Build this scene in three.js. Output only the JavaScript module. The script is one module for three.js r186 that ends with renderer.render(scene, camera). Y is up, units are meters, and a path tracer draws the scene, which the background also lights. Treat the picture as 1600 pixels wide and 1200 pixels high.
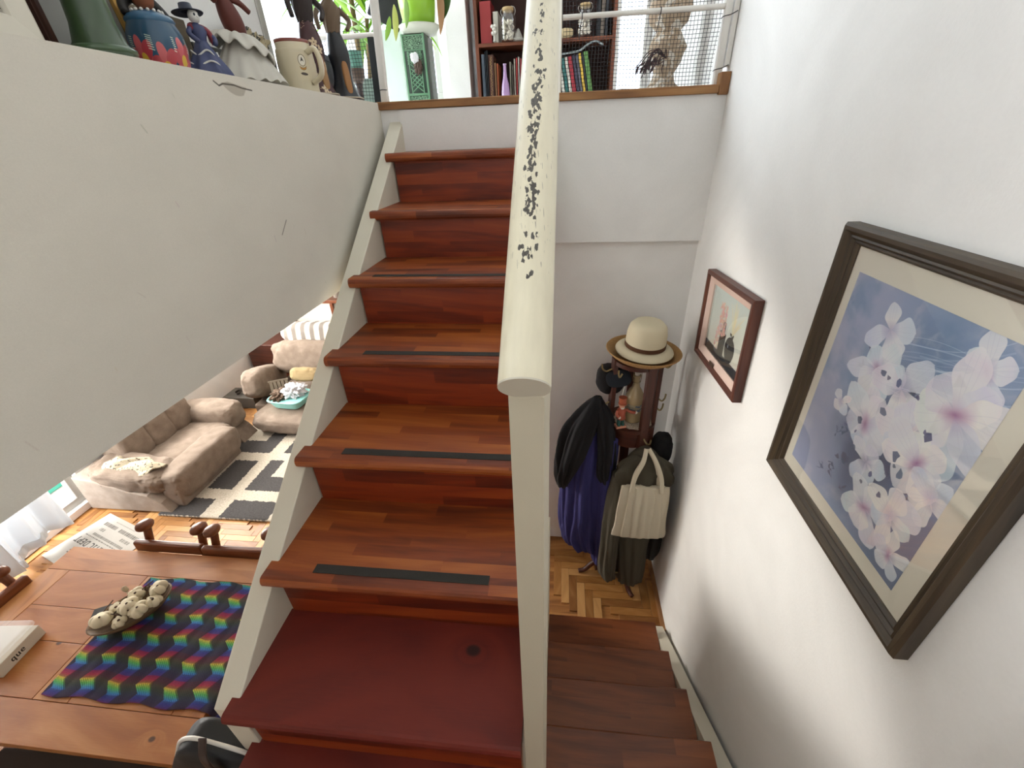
import * as THREE from 'three';
import { RoundedBoxGeometry } from 'three/addons/geometries/RoundedBoxGeometry.js';
import { mergeGeometries, mergeVertices } from 'three/addons/utils/BufferGeometryUtils.js';
import { ImprovedNoise } from 'three/addons/math/ImprovedNoise.js';
import { RectAreaLightUniformsLib } from 'three/addons/lights/RectAreaLightUniformsLib.js';

// ---------------------------------------------------------------- camera, sky, lights, exposure
const scene = new THREE.Scene();
const camera = new THREE.PerspectiveCamera(84.24, 4 / 3, 0.02, 60);
camera.position.set(0, 2.64, 0);
camera.rotation.order = 'YXZ';
camera.rotation.set(-0.5210, 0.12396, -0.04145);
const renderer = new THREE.WebGLRenderer();
renderer.toneMapping = THREE.LinearToneMapping;
renderer.toneMappingExposure = 1.28;
renderer.shadowMap.enabled = true;
RectAreaLightUniformsLib.init();
scene.background = new THREE.Color().setRGB(2.2, 2.5, 2.9);      // bright overcast sky
function areaLight(name, color, intensity, w, h, pos, target) {
  const l = new THREE.RectAreaLight(color, intensity, w, h);
  l.name = name; l.position.set(...pos); l.lookAt(...target); scene.add(l); return l;
}
// daylight outside the openings
areaLight('daylight_living_window', new THREE.Color().setRGB(1, 0.95, 0.87), 27, 1.9, 1.1, [-4.42, 1.5, -3.6], [0, 1.5, -3.6]);
areaLight('daylight_living_door', new THREE.Color().setRGB(1, 0.96, 0.9), 24, 1.5, 1.4, [-4.42, 1.4, -1.5], [0, 1.4, -1.5]);
areaLight('daylight_upper_side_window', new THREE.Color().setRGB(0.84, 0.92, 1), 12, 2.0, 1.9, [-3.92, 4.1, -3.2], [0, 4.1, -3.2]);
areaLight('daylight_upper_rear_window', new THREE.Color().setRGB(0.92, 0.96, 1), 5, 1.5, 1.9, [-1.75, 4.0, -4.62], [-1.75, 4.0, 0]);
areaLight('daylight_upper_tall_window', new THREE.Color().setRGB(0.8, 0.9, 1), 11, 0.3, 2.1, [0.514, 3.9, -4.5], [0.514, 3.9, 0]);
areaLight('daylight_upper_front_window', new THREE.Color().setRGB(0.98, 0.98, 1), 13, 1.6, 1.2, [-3.92, 4.15, -0.1], [0, 4.15, -0.1]);

// ---------------------------------------------------------------- helpers
function rng(s) { return () => { s |= 0; s = s + 0x6D2B79F5 | 0; let t = Math.imul(s ^ s >>> 15, 1 | s); t = t + Math.imul(t ^ t >>> 7, 61 | t) ^ t; return ((t ^ t >>> 14) >>> 0) / 4294967296; }; }
const NZ = new ImprovedNoise();
const fbm = (x, y, z = 0, o = 4) => { let s = 0, a = 0.5, f = 1; for (let i = 0; i < o; i++) { s += a * NZ.noise(x * f, y * f, z * f + i * 7.3); f *= 2.03; a *= 0.5; } return s; };
const clamp = (x, a = 0, b = 1) => Math.min(b, Math.max(a, x)), lerp = (a, b, t) => a + (b - a) * t, sm = (a, b, x) => { const t = clamp((x - a) / (b - a)); return t * t * (3 - 2 * t); };
const PI = Math.PI, V = (x, y, z) => new THREE.Vector3(x, y, z);
const hex = (h) => [(h >> 16) & 255, (h >> 8) & 255, h & 255];
const mix = (a, b, t) => [lerp(a[0], b[0], t), lerp(a[1], b[1], t), lerp(a[2], b[2], t)];
function setup(t, sx, sy, srgb = true) {
  t.wrapS = t.wrapT = THREE.RepeatWrapping; t.repeat.set(1 / sx, 1 / sy); t.magFilter = THREE.LinearFilter; t.minFilter = THREE.LinearMipmapLinearFilter; t.generateMipmaps = true;
  if (srgb) t.colorSpace = THREE.SRGBColorSpace; t.needsUpdate = true; return t;
}
// fn(u, v) in 0..1 gives [r, g, b]; the picture covers sx by sy metres
function dataTex(w, h, fn, sx = 1, sy = 1, srgb = true) {
  const d = new Uint8Array(w * h * 4);
  for (let j = 0; j < h; j++) for (let i = 0; i < w; i++) { const c = fn(i / w, j / h), k = (j * w + i) * 4; d[k] = clamp(c[0], 0, 255); d[k + 1] = clamp(c[1], 0, 255); d[k + 2] = clamp(c[2], 0, 255); d[k + 3] = 255; }
  return setup(new THREE.DataTexture(d, w, h), sx, sy, srgb);
}
function canvasTex(w, h, draw, sx = 1, sy = 1, srgb = true) {
  const c = document.createElement('canvas'); c.width = w; c.height = h; draw(c.getContext('2d'), w, h);
  return setup(new THREE.CanvasTexture(c), sx, sy, srgb);
}
const std = (color, roughness = 0.7, extra = {}) => new THREE.MeshStandardMaterial({ color, roughness, metalness: 0, ...extra });
const phys = (color, roughness, extra = {}) => new THREE.MeshPhysicalMaterial({ color, roughness, metalness: 0, ...extra });
const taken = {};
function numbered(n) { if (!(n in taken)) { taken[n] = 0; return n; } taken[n]++; return n + '_' + String(taken[n]).padStart(3, '0'); }
function clean(g) {
  if (g.index) g = g.toNonIndexed();
  if (!g.attributes.normal) g.computeVertexNormals();
  if (!g.attributes.uv) g.setAttribute('uv', new THREE.BufferAttribute(new Float32Array(g.attributes.position.count * 2), 2));
  for (const k of Object.keys(g.attributes)) if (!['position', 'normal', 'uv'].includes(k)) g.deleteAttribute(k);
  g.morphAttributes = {}; g.clearGroups(); return g;
}
const merged = (gs) => { gs = [].concat(gs).map(clean); return gs.length > 1 ? mergeGeometries(gs) : gs[0]; };
function mesh(name, geos, mat, parent = scene) {
  const m = new THREE.Mesh(merged(geos), mat); m.name = parent === scene ? numbered(name) : name; m.castShadow = m.receiveShadow = true; parent.add(m); return m;
}
function tag(o, label, category, group) { o.userData.label = label; o.userData.category = category; if (group) o.userData.group = group; return o; }
function thing(name, label, category, [x, y, z] = [0, 0, 0], turn = 0, group) { const o = new THREE.Group(); o.name = numbered(name); o.position.set(x, y, z); o.rotation.y = turn; scene.add(o); return tag(o, label, category, group); }
function struct(name, geos, mat, label, category) { const m = mesh(name, geos, mat); m.userData.kind = 'structure'; if (label) { m.userData.label = label; m.userData.category = category; } return m; }
const at = (g, x = 0, y = 0, z = 0, rx = 0, ry = 0, rz = 0) => { if (rx) g.rotateX(rx); if (ry) g.rotateY(ry); if (rz) g.rotateZ(rz); return g.translate(x, y, z); };
// planar uv in metres by the main direction of every face; u runs along the grain axis
function uvBox(g, grain = 'x', off = [0, 0]) {
  g = clean(g); const p = g.attributes.position, uv = g.attributes.uv, a = V(), b = V(), c = V(), n = V(), gi = 'xyz'.indexOf(grain);
  for (let i = 0; i < p.count; i += 3) {
    a.fromBufferAttribute(p, i); b.fromBufferAttribute(p, i + 1); c.fromBufferAttribute(p, i + 2); n.subVectors(b, a).cross(c.clone().sub(a));
    const q = [Math.abs(n.x), Math.abs(n.y), Math.abs(n.z)], ax = q.indexOf(Math.max(...q)), rest = [0, 1, 2].filter((k) => k !== ax), iu = rest.includes(gi) ? gi : rest[0], iv = rest.find((k) => k !== iu);
    [a, b, c].forEach((t, k) => uv.setXY(i + k, t.getComponent(iu) + off[0], t.getComponent(iv) + off[1]));
  }
  return g;
}
// box between two corners, edges rounded by r
function bx(x0, y0, z0, x1, y1, z1, r = 0, seg = 2) {
  const w = x1 - x0, h = y1 - y0, d = z1 - z0, m = Math.min(w, h, d) / 2 * 0.98;
  const g = r > 0 ? new RoundedBoxGeometry(w, h, d, seg, Math.min(r, m)) : new THREE.BoxGeometry(w, h, d);
  return g.translate((x0 + x1) / 2, (y0 + y1) / 2, (z0 + z1) / 2);
}
const cbx = (w, h, d, r = 0, seg = 2) => bx(-w / 2, -h / 2, -d / 2, w / 2, h / 2, d / 2, r, seg);
const lathe = (pts, seg = 32) => new THREE.LatheGeometry(pts.map(([x, y]) => new THREE.Vector2(Math.max(x, 1e-5), y)), seg);
const curve = (pts, closed = false) => new THREE.CatmullRomCurve3(pts.map((p) => p.isVector3 ? p : V(...p)), closed);
const tube = (pts, r, seg = 24, rs = 8, closed = false) => new THREE.TubeGeometry(curve(pts, closed), seg, r, rs, closed);
const rod = (a, b, r, r2 = r, rs = 12) => { const A = V(...a), B = V(...b), d = B.clone().sub(A), g = new THREE.CylinderGeometry(r2, r, d.length(), rs); g.applyQuaternion(new THREE.Quaternion().setFromUnitVectors(V(0, 1, 0), d.normalize())); return g.translate((A.x + B.x) / 2, (A.y + B.y) / 2, (A.z + B.z) / 2); };
const ball = (x, y, z, rx, ry = rx, rz = rx, ws = 18, hs = 12) => new THREE.SphereGeometry(1, ws, hs).scale(rx, ry, rz).translate(x, y, z);
// tube whose radius follows rf(t)
function taper(pts, rf, seg = 24, rs = 10) {
  const c = curve(pts), fr = c.computeFrenetFrames(seg, false), pos = [], idx = [];
  for (let i = 0; i <= seg; i++) { const P = c.getPointAt(i / seg), r = Math.max(rf(i / seg), 1e-4); for (let j = 0; j < rs; j++) { const a = j / rs * 2 * PI, v = fr.normals[i].clone().multiplyScalar(Math.cos(a) * r).addScaledVector(fr.binormals[i], Math.sin(a) * r).add(P); pos.push(v.x, v.y, v.z); } }
  for (let i = 0; i < seg; i++) for (let j = 0; j < rs; j++) { const a = i * rs + j, b = i * rs + (j + 1) % rs, d = a + rs, e = b + rs; idx.push(a, b, d, b, e, d); }
  const n = pos.length / 3, p0 = c.getPointAt(0), p1 = c.getPointAt(1); pos.push(p0.x, p0.y, p0.z, p1.x, p1.y, p1.z);
  for (let j = 0; j < rs; j++) { idx.push(n, (j + 1) % rs, j); const o = seg * rs; idx.push(n + 1, o + j, o + (j + 1) % rs); }
  const g = new THREE.BufferGeometry(); g.setAttribute('position', new THREE.Float32BufferAttribute(pos, 3)); g.setIndex(idx); g.computeVertexNormals(); return g;
}
// soft stuffed body: a superellipsoid with wrinkles
function blob(w, h, d, e = 0.5, amp = 0, freq = 6, seed = 0, det = 14, mod) {
  let g = new THREE.IcosahedronGeometry(1, det); g.deleteAttribute('uv'); g.deleteAttribute('normal'); g = mergeVertices(g, 1e-5);
  const p = g.attributes.position, q = (x) => Math.sign(x) * Math.pow(Math.abs(x), e);
  for (let i = 0; i < p.count; i++) {
    const x = p.getX(i), y = p.getY(i), z = p.getZ(i), m = Math.max(Math.abs(q(x)), 1e-9);
    let X = q(x), Y = q(y), Z = q(z); const k = 1 / Math.pow(Math.pow(Math.abs(X), 2 / e) + Math.pow(Math.abs(Y), 2 / e) + Math.pow(Math.abs(Z), 2 / e), e / 2); X *= k; Y *= k; Z *= k;
    const nn = amp ? 1 + amp * fbm(X * w * freq + seed, Y * h * freq + seed * 2, Z * d * freq, 3) / Math.min(w, h, d) * 2 : 1;
    let v = V(X * w / 2 * nn, Y * h / 2 * nn, Z * d / 2 * nn); if (mod) v = mod(v) || v; p.setXYZ(i, v.x, v.y, v.z);
  }
  g.computeVertexNormals(); return g;
}
// grid surface fn(u, v) -> Vector3 given a thickness along its normal
function sheet(fn, nu, nv, thick = 0.002) {
  const P = [], N = []; for (let j = 0; j <= nv; j++) for (let i = 0; i <= nu; i++) P.push(fn(i / nu, j / nv));
  const s = new THREE.PlaneGeometry(1, 1, nu, nv), p = s.attributes.position; P.forEach((v, k) => p.setXYZ(k, v.x, v.y, v.z)); s.computeVertexNormals();
  const n = s.attributes.normal, W = nu + 1, pos = [], uv = [], idx = []; const cnt = P.length;
  for (let side = 0; side < 2; side++) P.forEach((v, k) => { const o = (side ? -0.5 : 0.5) * thick; pos.push(v.x + n.getX(k) * o, v.y + n.getY(k) * o, v.z + n.getZ(k) * o); uv.push((k % W) / nu, Math.floor(k / W) / nv); });
  for (let j = 0; j < nv; j++) for (let i = 0; i < nu; i++) { const a = j * W + i, b = a + 1, c = a + W, d = c + 1; idx.push(a, c, b, c, d, b, cnt + a, cnt + b, cnt + c, cnt + c, cnt + b, cnt + d); }
  const rim = []; for (let i = 0; i < nu; i++) rim.push([i, i + 1]); for (let j = 0; j < nv; j++) rim.push([j * W + nu, (j + 1) * W + nu]); for (let i = nu; i > 0; i--) rim.push([nv * W + i, nv * W + i - 1]); for (let j = nv; j > 0; j--) rim.push([j * W, (j - 1) * W]);
  for (const [a, b] of rim) idx.push(a, b, cnt + a, b, cnt + b, cnt + a);
  const g = new THREE.BufferGeometry(); g.setAttribute('position', new THREE.Float32BufferAttribute(pos, 3)); g.setAttribute('uv', new THREE.Float32BufferAttribute(uv, 2)); g.setIndex(idx); g.computeVertexNormals(); return g;
}
// loft of closed rings; rings: [y, cx, cz, rx, rz]; folds(theta, t) multiplies the radius
function loft(rings, folds = () => 1, seg = 64, steps = 40) {
  const pos = [], idx = [], R = rings.length - 1, cub = (k, t) => { const f = t * R, i = Math.min(R - 1, Math.floor(f)), u = f - i, g = (j) => rings[clamp(j, 0, R)][k], a = g(i - 1), b = g(i), c = g(i + 1), d = g(i + 2); return b + 0.5 * u * (c - a + u * (2 * a - 5 * b + 4 * c - d + u * (3 * (b - c) + d - a))); };
  for (let s = 0; s <= steps; s++) { const t = s / steps, y = cub(0, t), cx = cub(1, t), cz = cub(2, t), rx = Math.max(cub(3, t), 1e-4), rz = Math.max(cub(4, t), 1e-4); for (let j = 0; j < seg; j++) { const th = j / seg * 2 * PI, f = folds(th, t); pos.push(cx + Math.cos(th) * rx * f, y, cz + Math.sin(th) * rz * f); } }
  for (let s = 0; s < steps; s++) for (let j = 0; j < seg; j++) { const a = s * seg + j, b = s * seg + (j + 1) % seg, c = a + seg, d = b + seg; idx.push(a, b, c, b, d, c); }
  const n = pos.length / 3, r0 = rings[0], r1 = rings[R]; pos.push(r0[1], r0[0], r0[2], r1[1], r1[0], r1[2]);
  for (let j = 0; j < seg; j++) { idx.push(n, (j + 1) % seg, j); const o = steps * seg; idx.push(n + 1, o + j, o + (j + 1) % seg); }
  const g = new THREE.BufferGeometry(); g.setAttribute('position', new THREE.Float32BufferAttribute(pos, 3)); g.setIndex(idx); g.computeVertexNormals(); return g;
}
// prism: outline [[a, b], ...] extruded; axis names the extrusion direction
function prism(pts, axis, c0, c1, bevel = 0) {
  const s = new THREE.Shape(pts.map(([a, b]) => new THREE.Vector2(a, b)));
  const g = new THREE.ExtrudeGeometry(s, { depth: c1 - c0 - 2 * bevel, bevelEnabled: bevel > 0, bevelSize: bevel, bevelThickness: bevel, bevelOffset: -bevel, bevelSegments: 2, curveSegments: 16 });
  g.translate(0, 0, c0 + bevel);
  if (axis === 'x') { const m = new THREE.Matrix4().set(0, 0, 1, 0, 0, 1, 0, 0, 1, 0, 0, 0, 0, 0, 0, 1); g.applyMatrix4(m); const gi = clean(g), p = gi.attributes.position, nn = gi.attributes.normal; for (let i = 0; i < p.count; i += 3) for (const A of [p, nn]) { const x = A.getX(i + 1), y = A.getY(i + 1), z = A.getZ(i + 1); A.setXYZ(i + 1, A.getX(i + 2), A.getY(i + 2), A.getZ(i + 2)); A.setXYZ(i + 2, x, y, z); } return gi; }   // (a, b) = (z, y)
  return g;
}
const leafGeo = (len, wid, bend, twist = 0, curl = 0.25) => sheet((u, v) => { const w = wid * Math.pow(Math.sin(PI * Math.pow(clamp(v * 0.97 + 0.015), 0.8)), 0.8), x = (u - 0.5) * w, a = v * bend, r = len / Math.max(bend, 0.01); const y = Math.sin(a) * r, z = (1 - Math.cos(a)) * r, t = twist * v; return V(x * Math.cos(t), y + Math.abs(u - 0.5) * w * curl, z + x * Math.sin(t)); }, 6, 14, 0.0012);

// ---------------------------------------------------------------- materials
function woodTex(base, dark, light, { w = 1024, h = 512, sx = 1.6, sy = 0.4, stave = 0, len = 0.3, seed = 1, ring = 26, contrast = 1, knots = [] } = {}) {
  const B = hex(base), D = hex(dark), L = hex(light), r = rng(seed), tone = {};
  return dataTex(w, h, (u, v) => {
    const X = u * sx, Y = v * sy; let tn = 0, o = 0;
    if (stave) { const row = Math.floor(Y / stave), off = ((row * 0.37 + seed * 0.13) % 1) * len, col = Math.floor((X + off) / len), k = row + '_' + ((col % Math.max(1, Math.round(sx / len))) + 100); if (!(k in tone)) tone[k] = [r() - 0.5, r() * 50]; [tn, o] = tone[k]; }
    let kn = 0, warp = 0; for (const [kx, ky, kr] of knots) { const d = Math.hypot((X - kx) * 0.75, Y - ky); kn = Math.max(kn, sm(kr, kr * 0.45, d)); warp += Math.exp(-d * d / (kr * kr * 6)) * 0.7; }
    const c1 = 6.2832 / sx, g = fbm(Math.cos(X * c1) * 0.9 + o, Y * ring + warp * 3 + Math.sin(X * c1) * 0.9, o, 4), fine = NZ.noise(X * 9, Y * 420, o) * 0.5 + NZ.noise(X * 22, Y * 900, 3) * 0.3;
    const t = g * 1.15 * contrast + fine * 0.3 * contrast + tn * 0.75 * contrast;
    let c = t > 0 ? mix(B, L, clamp(t * 1.4)) : mix(B, D, clamp(-t * 1.5)); if (kn) c = mix(c, D.map((x) => x * 0.45), kn * 0.85); return c;
  }, sx, sy);
}
const bumpFine = dataTex(256, 256, (u, v) => { const n = 128 + 70 * fbm(u * 40, v * 40, 1, 3) + 40 * NZ.noise(u * 128, v * 128, 5); return [n, n, n]; }, 0.35, 0.35, false);
const bumpCloth = dataTex(256, 256, (u, v) => { const n = 128 + 60 * Math.sin(u * 2 * PI * 64) * Math.sin(v * 2 * PI * 64) + 30 * fbm(u * 12, v * 12, 2, 3); return [n, n, n]; }, 0.12, 0.12, false);
const wallTex = (base, seed, amp = 5) => dataTex(512, 512, (u, v) => { const a = 2 * PI, n = fbm(Math.cos(u * a) * 1.3 + seed, Math.sin(u * a) * 1.3 + Math.cos(v * a) * 1.3, Math.sin(v * a) * 1.3, 5) * amp * 1.6 + NZ.noise(u * 150, v * 150, seed) * amp * 0.3; return hex(base).map((x) => x + n); }, 1.3, 1.3);
const M = {
  wall: std(0xffffff, 0.82, { map: wallTex(0xeeece8, 3), bumpMap: bumpFine, bumpScale: 0.0006 }),
  ceiling: std(0xe6e5e2, 0.9),
  paint: std(0xd9d2bf, 0.5, { bumpMap: bumpFine, bumpScale: 0.0004 }),
  tread: std(0xffffff, 0.5, { map: woodTex(0x843b10, 0x552007, 0xa85c22, { stave: 0.038, len: 0.4, seed: 4, contrast: 0.9 }), bumpMap: bumpFine, bumpScale: 0.0002 }),
  riser: std(0xffffff, 0.42, { map: woodTex(0x85300f, 0x4d1606, 0x9a4517, { stave: 0.042, len: 0.4, seed: 9, contrast: 0.9 }) }),
  redTread: std(0xffffff, 0.68, { map: woodTex(0x6b1c0b, 0x480e05, 0x7c2811, { seed: 12, ring: 9, contrast: 0.7, sx: 1.2, sy: 0.4, knots: [[0.46, 0.2, 0.018], [0.87, 0.33, 0.016]] }) }),
  lowTread: std(0xffffff, 0.4, { map: woodTex(0x7a4120, 0x4d2410, 0x935429, { stave: 0.06, len: 0.53, seed: 21, contrast: 0.7 }) }),
  strip: std(0x33302c, 0.95, { bumpMap: bumpFine, bumpScale: 0.0008 }),
  trimWood: std(0xffffff, 0.55, { map: woodTex(0x95683c, 0x6a4424, 0xb08350, { seed: 31, ring: 14 }) }),
  subfloor: std(0xffffff, 0.5, { map: woodTex(0xa06b38, 0x754a24, 0xbd8a4e, { seed: 41, stave: 0.05, len: 0.4 }) }),
  glass: phys(0xffffff, 0.02, { transmission: 1, thickness: 0, ior: 1.5 }),
  alu: std(0xb9b6b0, 0.4, { metalness: 0.4 }),
  whiteMetal: std(0xe6e2da, 0.4),
};

// ---------------------------------------------------------------- structure
// lower storey: floor 0, underside of the slab 2.17; upper storey: floor 2.805, ceiling 5.1
const floor = struct('floor', [bx(-4.2, -0.2, -6.2, 0.8, -0.008, 1.5)], M.subfloor, 'oak herringbone parquet floor of the lower storey', 'floor');
uvBox(floor.geometry, 'x');
{ // herringbone blocks where the photograph shows them
  const W = 0.052, n = 5, L = W * n, mats = [0xb98448, 0xa8743c, 0x94632f, 0xc4935a, 0x8a5a2c].map((c, i) => std(0xffffff, 0.45, { map: woodTex(c, new THREE.Color(c).multiplyScalar(0.72).getHex(), new THREE.Color(c).lerp(new THREE.Color(0xe0b67c), 0.35).getHex(), { w: 256, h: 128, sx: 0.6, sy: 0.2, seed: 50 + i, ring: 30, contrast: 0.7 }) }));
  const r = rng(77), vars = []; for (let k = 0; k < 4; k++) { vars.push([uvBox(bx(0, -0.01, 0, L - 0.0016, 0, W - 0.0016, 0.0009, 1), 'x', [k * 0.17, k * 0.07]), uvBox(bx(0, -0.01, 0, W - 0.0016, 0, L - 0.0016, 0.0009, 1), 'z', [k * 0.13, k * 0.05])]); }
  const areas = [[-0.02, 0.66, -2.25, -1.5], [-4.0, -1.35, -2.33, -1.62], [-2.6, -1.5, -0.95, -0.35], [-3.75, -2.9, -4.3, -3.4]], inside = (x0, z0, x1, z1) => areas.some(([a, b, c, d]) => x0 >= a - 0.06 && x1 <= b + 0.06 && z0 >= c - 0.04 && z1 <= d + 0.04 && (x0 + x1) / 2 > a && (x0 + x1) / 2 < b && (z0 + z1) / 2 > c && (z0 + z1) / 2 < d);
  let count = 0;
  for (let a = -160; a < 160; a++) for (let b = -20; b < 20; b++) {
    const px = (a + b * 2 * n) * W, pz = a * W;
    for (const [ox, oz, w, d, k] of [[px, pz, L, W, 0], [px + n * W, pz + (1 - n) * W, W, L, 1]]) {
      if (!inside(ox, oz, ox + w, oz + d) || count >= 300) continue;
      const m = new THREE.Mesh(vars[Math.floor(r() * 4)][k], mats[Math.floor(r() * mats.length)]); m.name = 'parquet_block'; m.position.set(ox, 0, oz); m.castShadow = m.receiveShadow = true; floor.add(m); count++;
    }
  }
  console.log('parquet blocks', count);
}
const wallR = struct('wall_right', uvBox(bx(0.675, 0, -4.4, 0.8, 5.1, 1.45), 'z'), M.wall, 'tall white plastered wall along the right of the stairs', 'wall');
// slab face and wall under the landing
struct('wall_back', uvBox(bx(-0.83, 0, -2.4, 0.675, 2.185, -2.25), 'x'), M.wall, 'white wall under the landing behind the coat stand', 'wall');
struct('wall_landing', uvBox(bx(-0.83, 2.185, -2.4, 0.675, 2.777, -2.212), 'x'), M.wall, 'white landing face above the shallow ledge', 'wall');
{ // slab edge along the left of the stairs, with scuffs and a lifted flake of paint
  const r = rng(5), tx = canvasTex(2048, 512, (c, w, h) => {
    const id = c.createImageData(w, h); for (let j = 0; j < h; j++) for (let i = 0; i < w; i++) { const n = fbm(i / 90, j / 90, 2, 4) * 7 + (r() - 0.5) * 4, k = (j * w + i) * 4; id.data[k] = 222 + n; id.data[k + 1] = 216 + n; id.data[k + 2] = 202 + n; id.data[k + 3] = 255; } c.putImageData(id, 0, 0);
    const U = (z) => (z + 2.212) / 3.6 * w, W = (y) => (2.805 - y) / 0.635 * h;      // z, y in metres to pixels
    c.lineCap = 'round';
    for (let k = 0; k < 16; k++) { const z = -2.1 + r() * 1.7, y = 2.2 + r() * 0.55, l = 0.006 + r() * 0.018, a = 0.8 + r() * 0.9; c.strokeStyle = `rgba(${110 + r() * 60},${100 + r() * 55},${85 + r() * 50},${0.12 + r() * 0.22})`; c.lineWidth = 0.6 + r() * 0.8; c.beginPath(); c.moveTo(U(z), W(y)); c.lineTo(U(z + l * Math.cos(a)), W(y + l * Math.sin(a))); c.stroke(); }
    c.strokeStyle = 'rgba(70,62,50,.55)'; c.lineWidth = 2; c.beginPath(); c.moveTo(U(-1.28), W(2.455)); c.lineTo(U(-1.24), W(2.42)); c.stroke();
    c.fillStyle = 'rgba(188,180,164,1)'; c.beginPath(); c.moveTo(U(-1.175), W(2.785)); c.quadraticCurveTo(U(-1.21), W(2.755), U(-1.25), W(2.765)); c.lineTo(U(-1.27), W(2.783)); c.lineTo(U(-1.2), W(2.79)); c.fill();
    c.strokeStyle = 'rgba(60,54,46,.85)'; c.lineWidth = 2.2; c.beginPath(); [[-1.15, 2.787], [-1.165, 2.779], [-1.18, 2.784], [-1.22, 2.785], [-1.25, 2.781], [-1.29, 2.779]].forEach(([z, y], k) => k ? c.lineTo(U(z), W(y)) : c.moveTo(U(z), W(y))); c.stroke();
  }, 3.6, 0.635);
  const g = uvBox(bx(-0.94, 2.17, -2.212, -0.825, 2.805, 1.4), 'z', [2.212, -2.17]); 
  const m = std(0xffffff, 0.8, { map: tx, bumpMap: bumpFine, bumpScale: 0.0005 }); struct('wall_left', g, m, 'broad off-white slab edge beside the upper stairs', 'wall');
}
struct('floor_upper', [bx(-4.0, 2.19, -4.4, -0.94, 2.803, 1.4), bx(-0.94, 2.19, -4.4, 0.675, 2.803, -2.4)], M.ceiling, 'upper storey floor slab', 'floor');
struct('ceiling', [bx(-4.2, 5.1, -4.6, 0.8, 5.25, 1.6)], M.ceiling, 'white ceiling high above the stairwell', 'ceiling');
struct('wall_front', [bx(-4.2, 0, 1.4, 0.8, 5.1, 1.55)], M.wall, 'white wall behind the viewer', 'wall');
// lower left wall with the long window
const LW = [-2.32, -0.70, 0.06, 2.12], LH = [-4.70, -2.50, 0.85, 2.12];   // z0 z1 y0 y1 of the glazed door and of the window
struct('wall_living_left', uvBox(merged([bx(-4.2, 0, -6.2, -4.02, 2.19, LH[0]), bx(-4.2, 0, LH[0], -4.02, LH[2], LH[1]), bx(-4.2, LH[3], LH[0], -4.02, 2.19, LH[1]), bx(-4.2, 0, LH[1], -4.02, 2.19, LW[0]), bx(-4.2, 0, LW[1], -4.02, 2.19, 1.4), bx(-4.2, 0, LW[0], -4.02, LW[2], LW[1]), bx(-4.2, LW[3], LW[0], -4.02, 2.19, LW[1])]), 'z'), M.wall, 'white outer wall of the living room', 'wall');
struct('wall_living_back', uvBox(bx(-4.2, 0, -6.3, 0.8, 2.19, -6.1), 'x'), M.wall, 'white rear wall of the living room', 'wall');
struct('wall_living_right', uvBox(bx(0.6, 0, -6.2, 0.8, 2.19, -4.4), 'z'), M.wall, 'white side wall behind the stairs', 'wall');
struct('ceiling_living', bx(-4.2, 2.171, -6.3, 0.675, 2.189, -2.4), M.ceiling, 'white ceiling of the living room', 'ceiling');
// upper storey
const UW = [-4.15, -2.25, 3.0, 4.95], RW = [-2.5, -1.0, 2.95, 4.95], FW = [-0.9, 0.7, 3.55, 4.75], BW = [0.36, 0.668, 2.84, 4.95];
struct('wall_upper_left', uvBox(merged([bx(-3.7, 2.8, -4.4, -3.55, UW[2], 1.4), bx(-3.7, UW[3], -4.4, -3.55, 5.1, 1.4), bx(-3.7, UW[2], -4.4, -3.55, UW[3], UW[0]), bx(-3.7, UW[2], UW[1], -3.55, UW[3], FW[0]), bx(-3.7, UW[2], FW[1], -3.55, UW[3], 1.4), bx(-3.7, UW[2], FW[0], -3.55, FW[2], FW[1]), bx(-3.7, FW[3], FW[0], -3.55, UW[3], FW[1])]), 'z'), M.wall, 'white outer wall of the upper room', 'wall');
struct('wall_upper_back', uvBox(merged([bx(-3.7, 2.8, -4.4, RW[0], 5.1, -4.2), bx(RW[1], 2.8, -4.4, BW[0], 5.1, -4.2), bx(BW[0], 2.8, -4.4, 0.675, BW[2], -4.2), bx(BW[0], BW[3], -4.4, 0.675, 5.1, -4.2), bx(BW[1], BW[2], -4.4, 0.675, BW[3], -4.2), bx(RW[0], 2.8, -4.4, RW[1], RW[2], -4.2), bx(RW[0], RW[3], -4.4, RW[1], 5.1, -4.2)]), 'x'), M.wall, 'white rear wall of the upper room', 'wall');
struct('wall_upper_ledge', uvBox(bx(-1.23, 2.803, -1.9, -1.11, 5.1, -0.55), 'z'), M.wall, 'white wall rising behind the figurines on the ledge', 'wall');
struct('wall_pier', uvBox(bx(-0.80, 2.803, -4.2, -0.655, 5.1, -3.6), 'z'), M.wall, 'narrow white wall pier beside the bookcase', 'wall');
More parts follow.
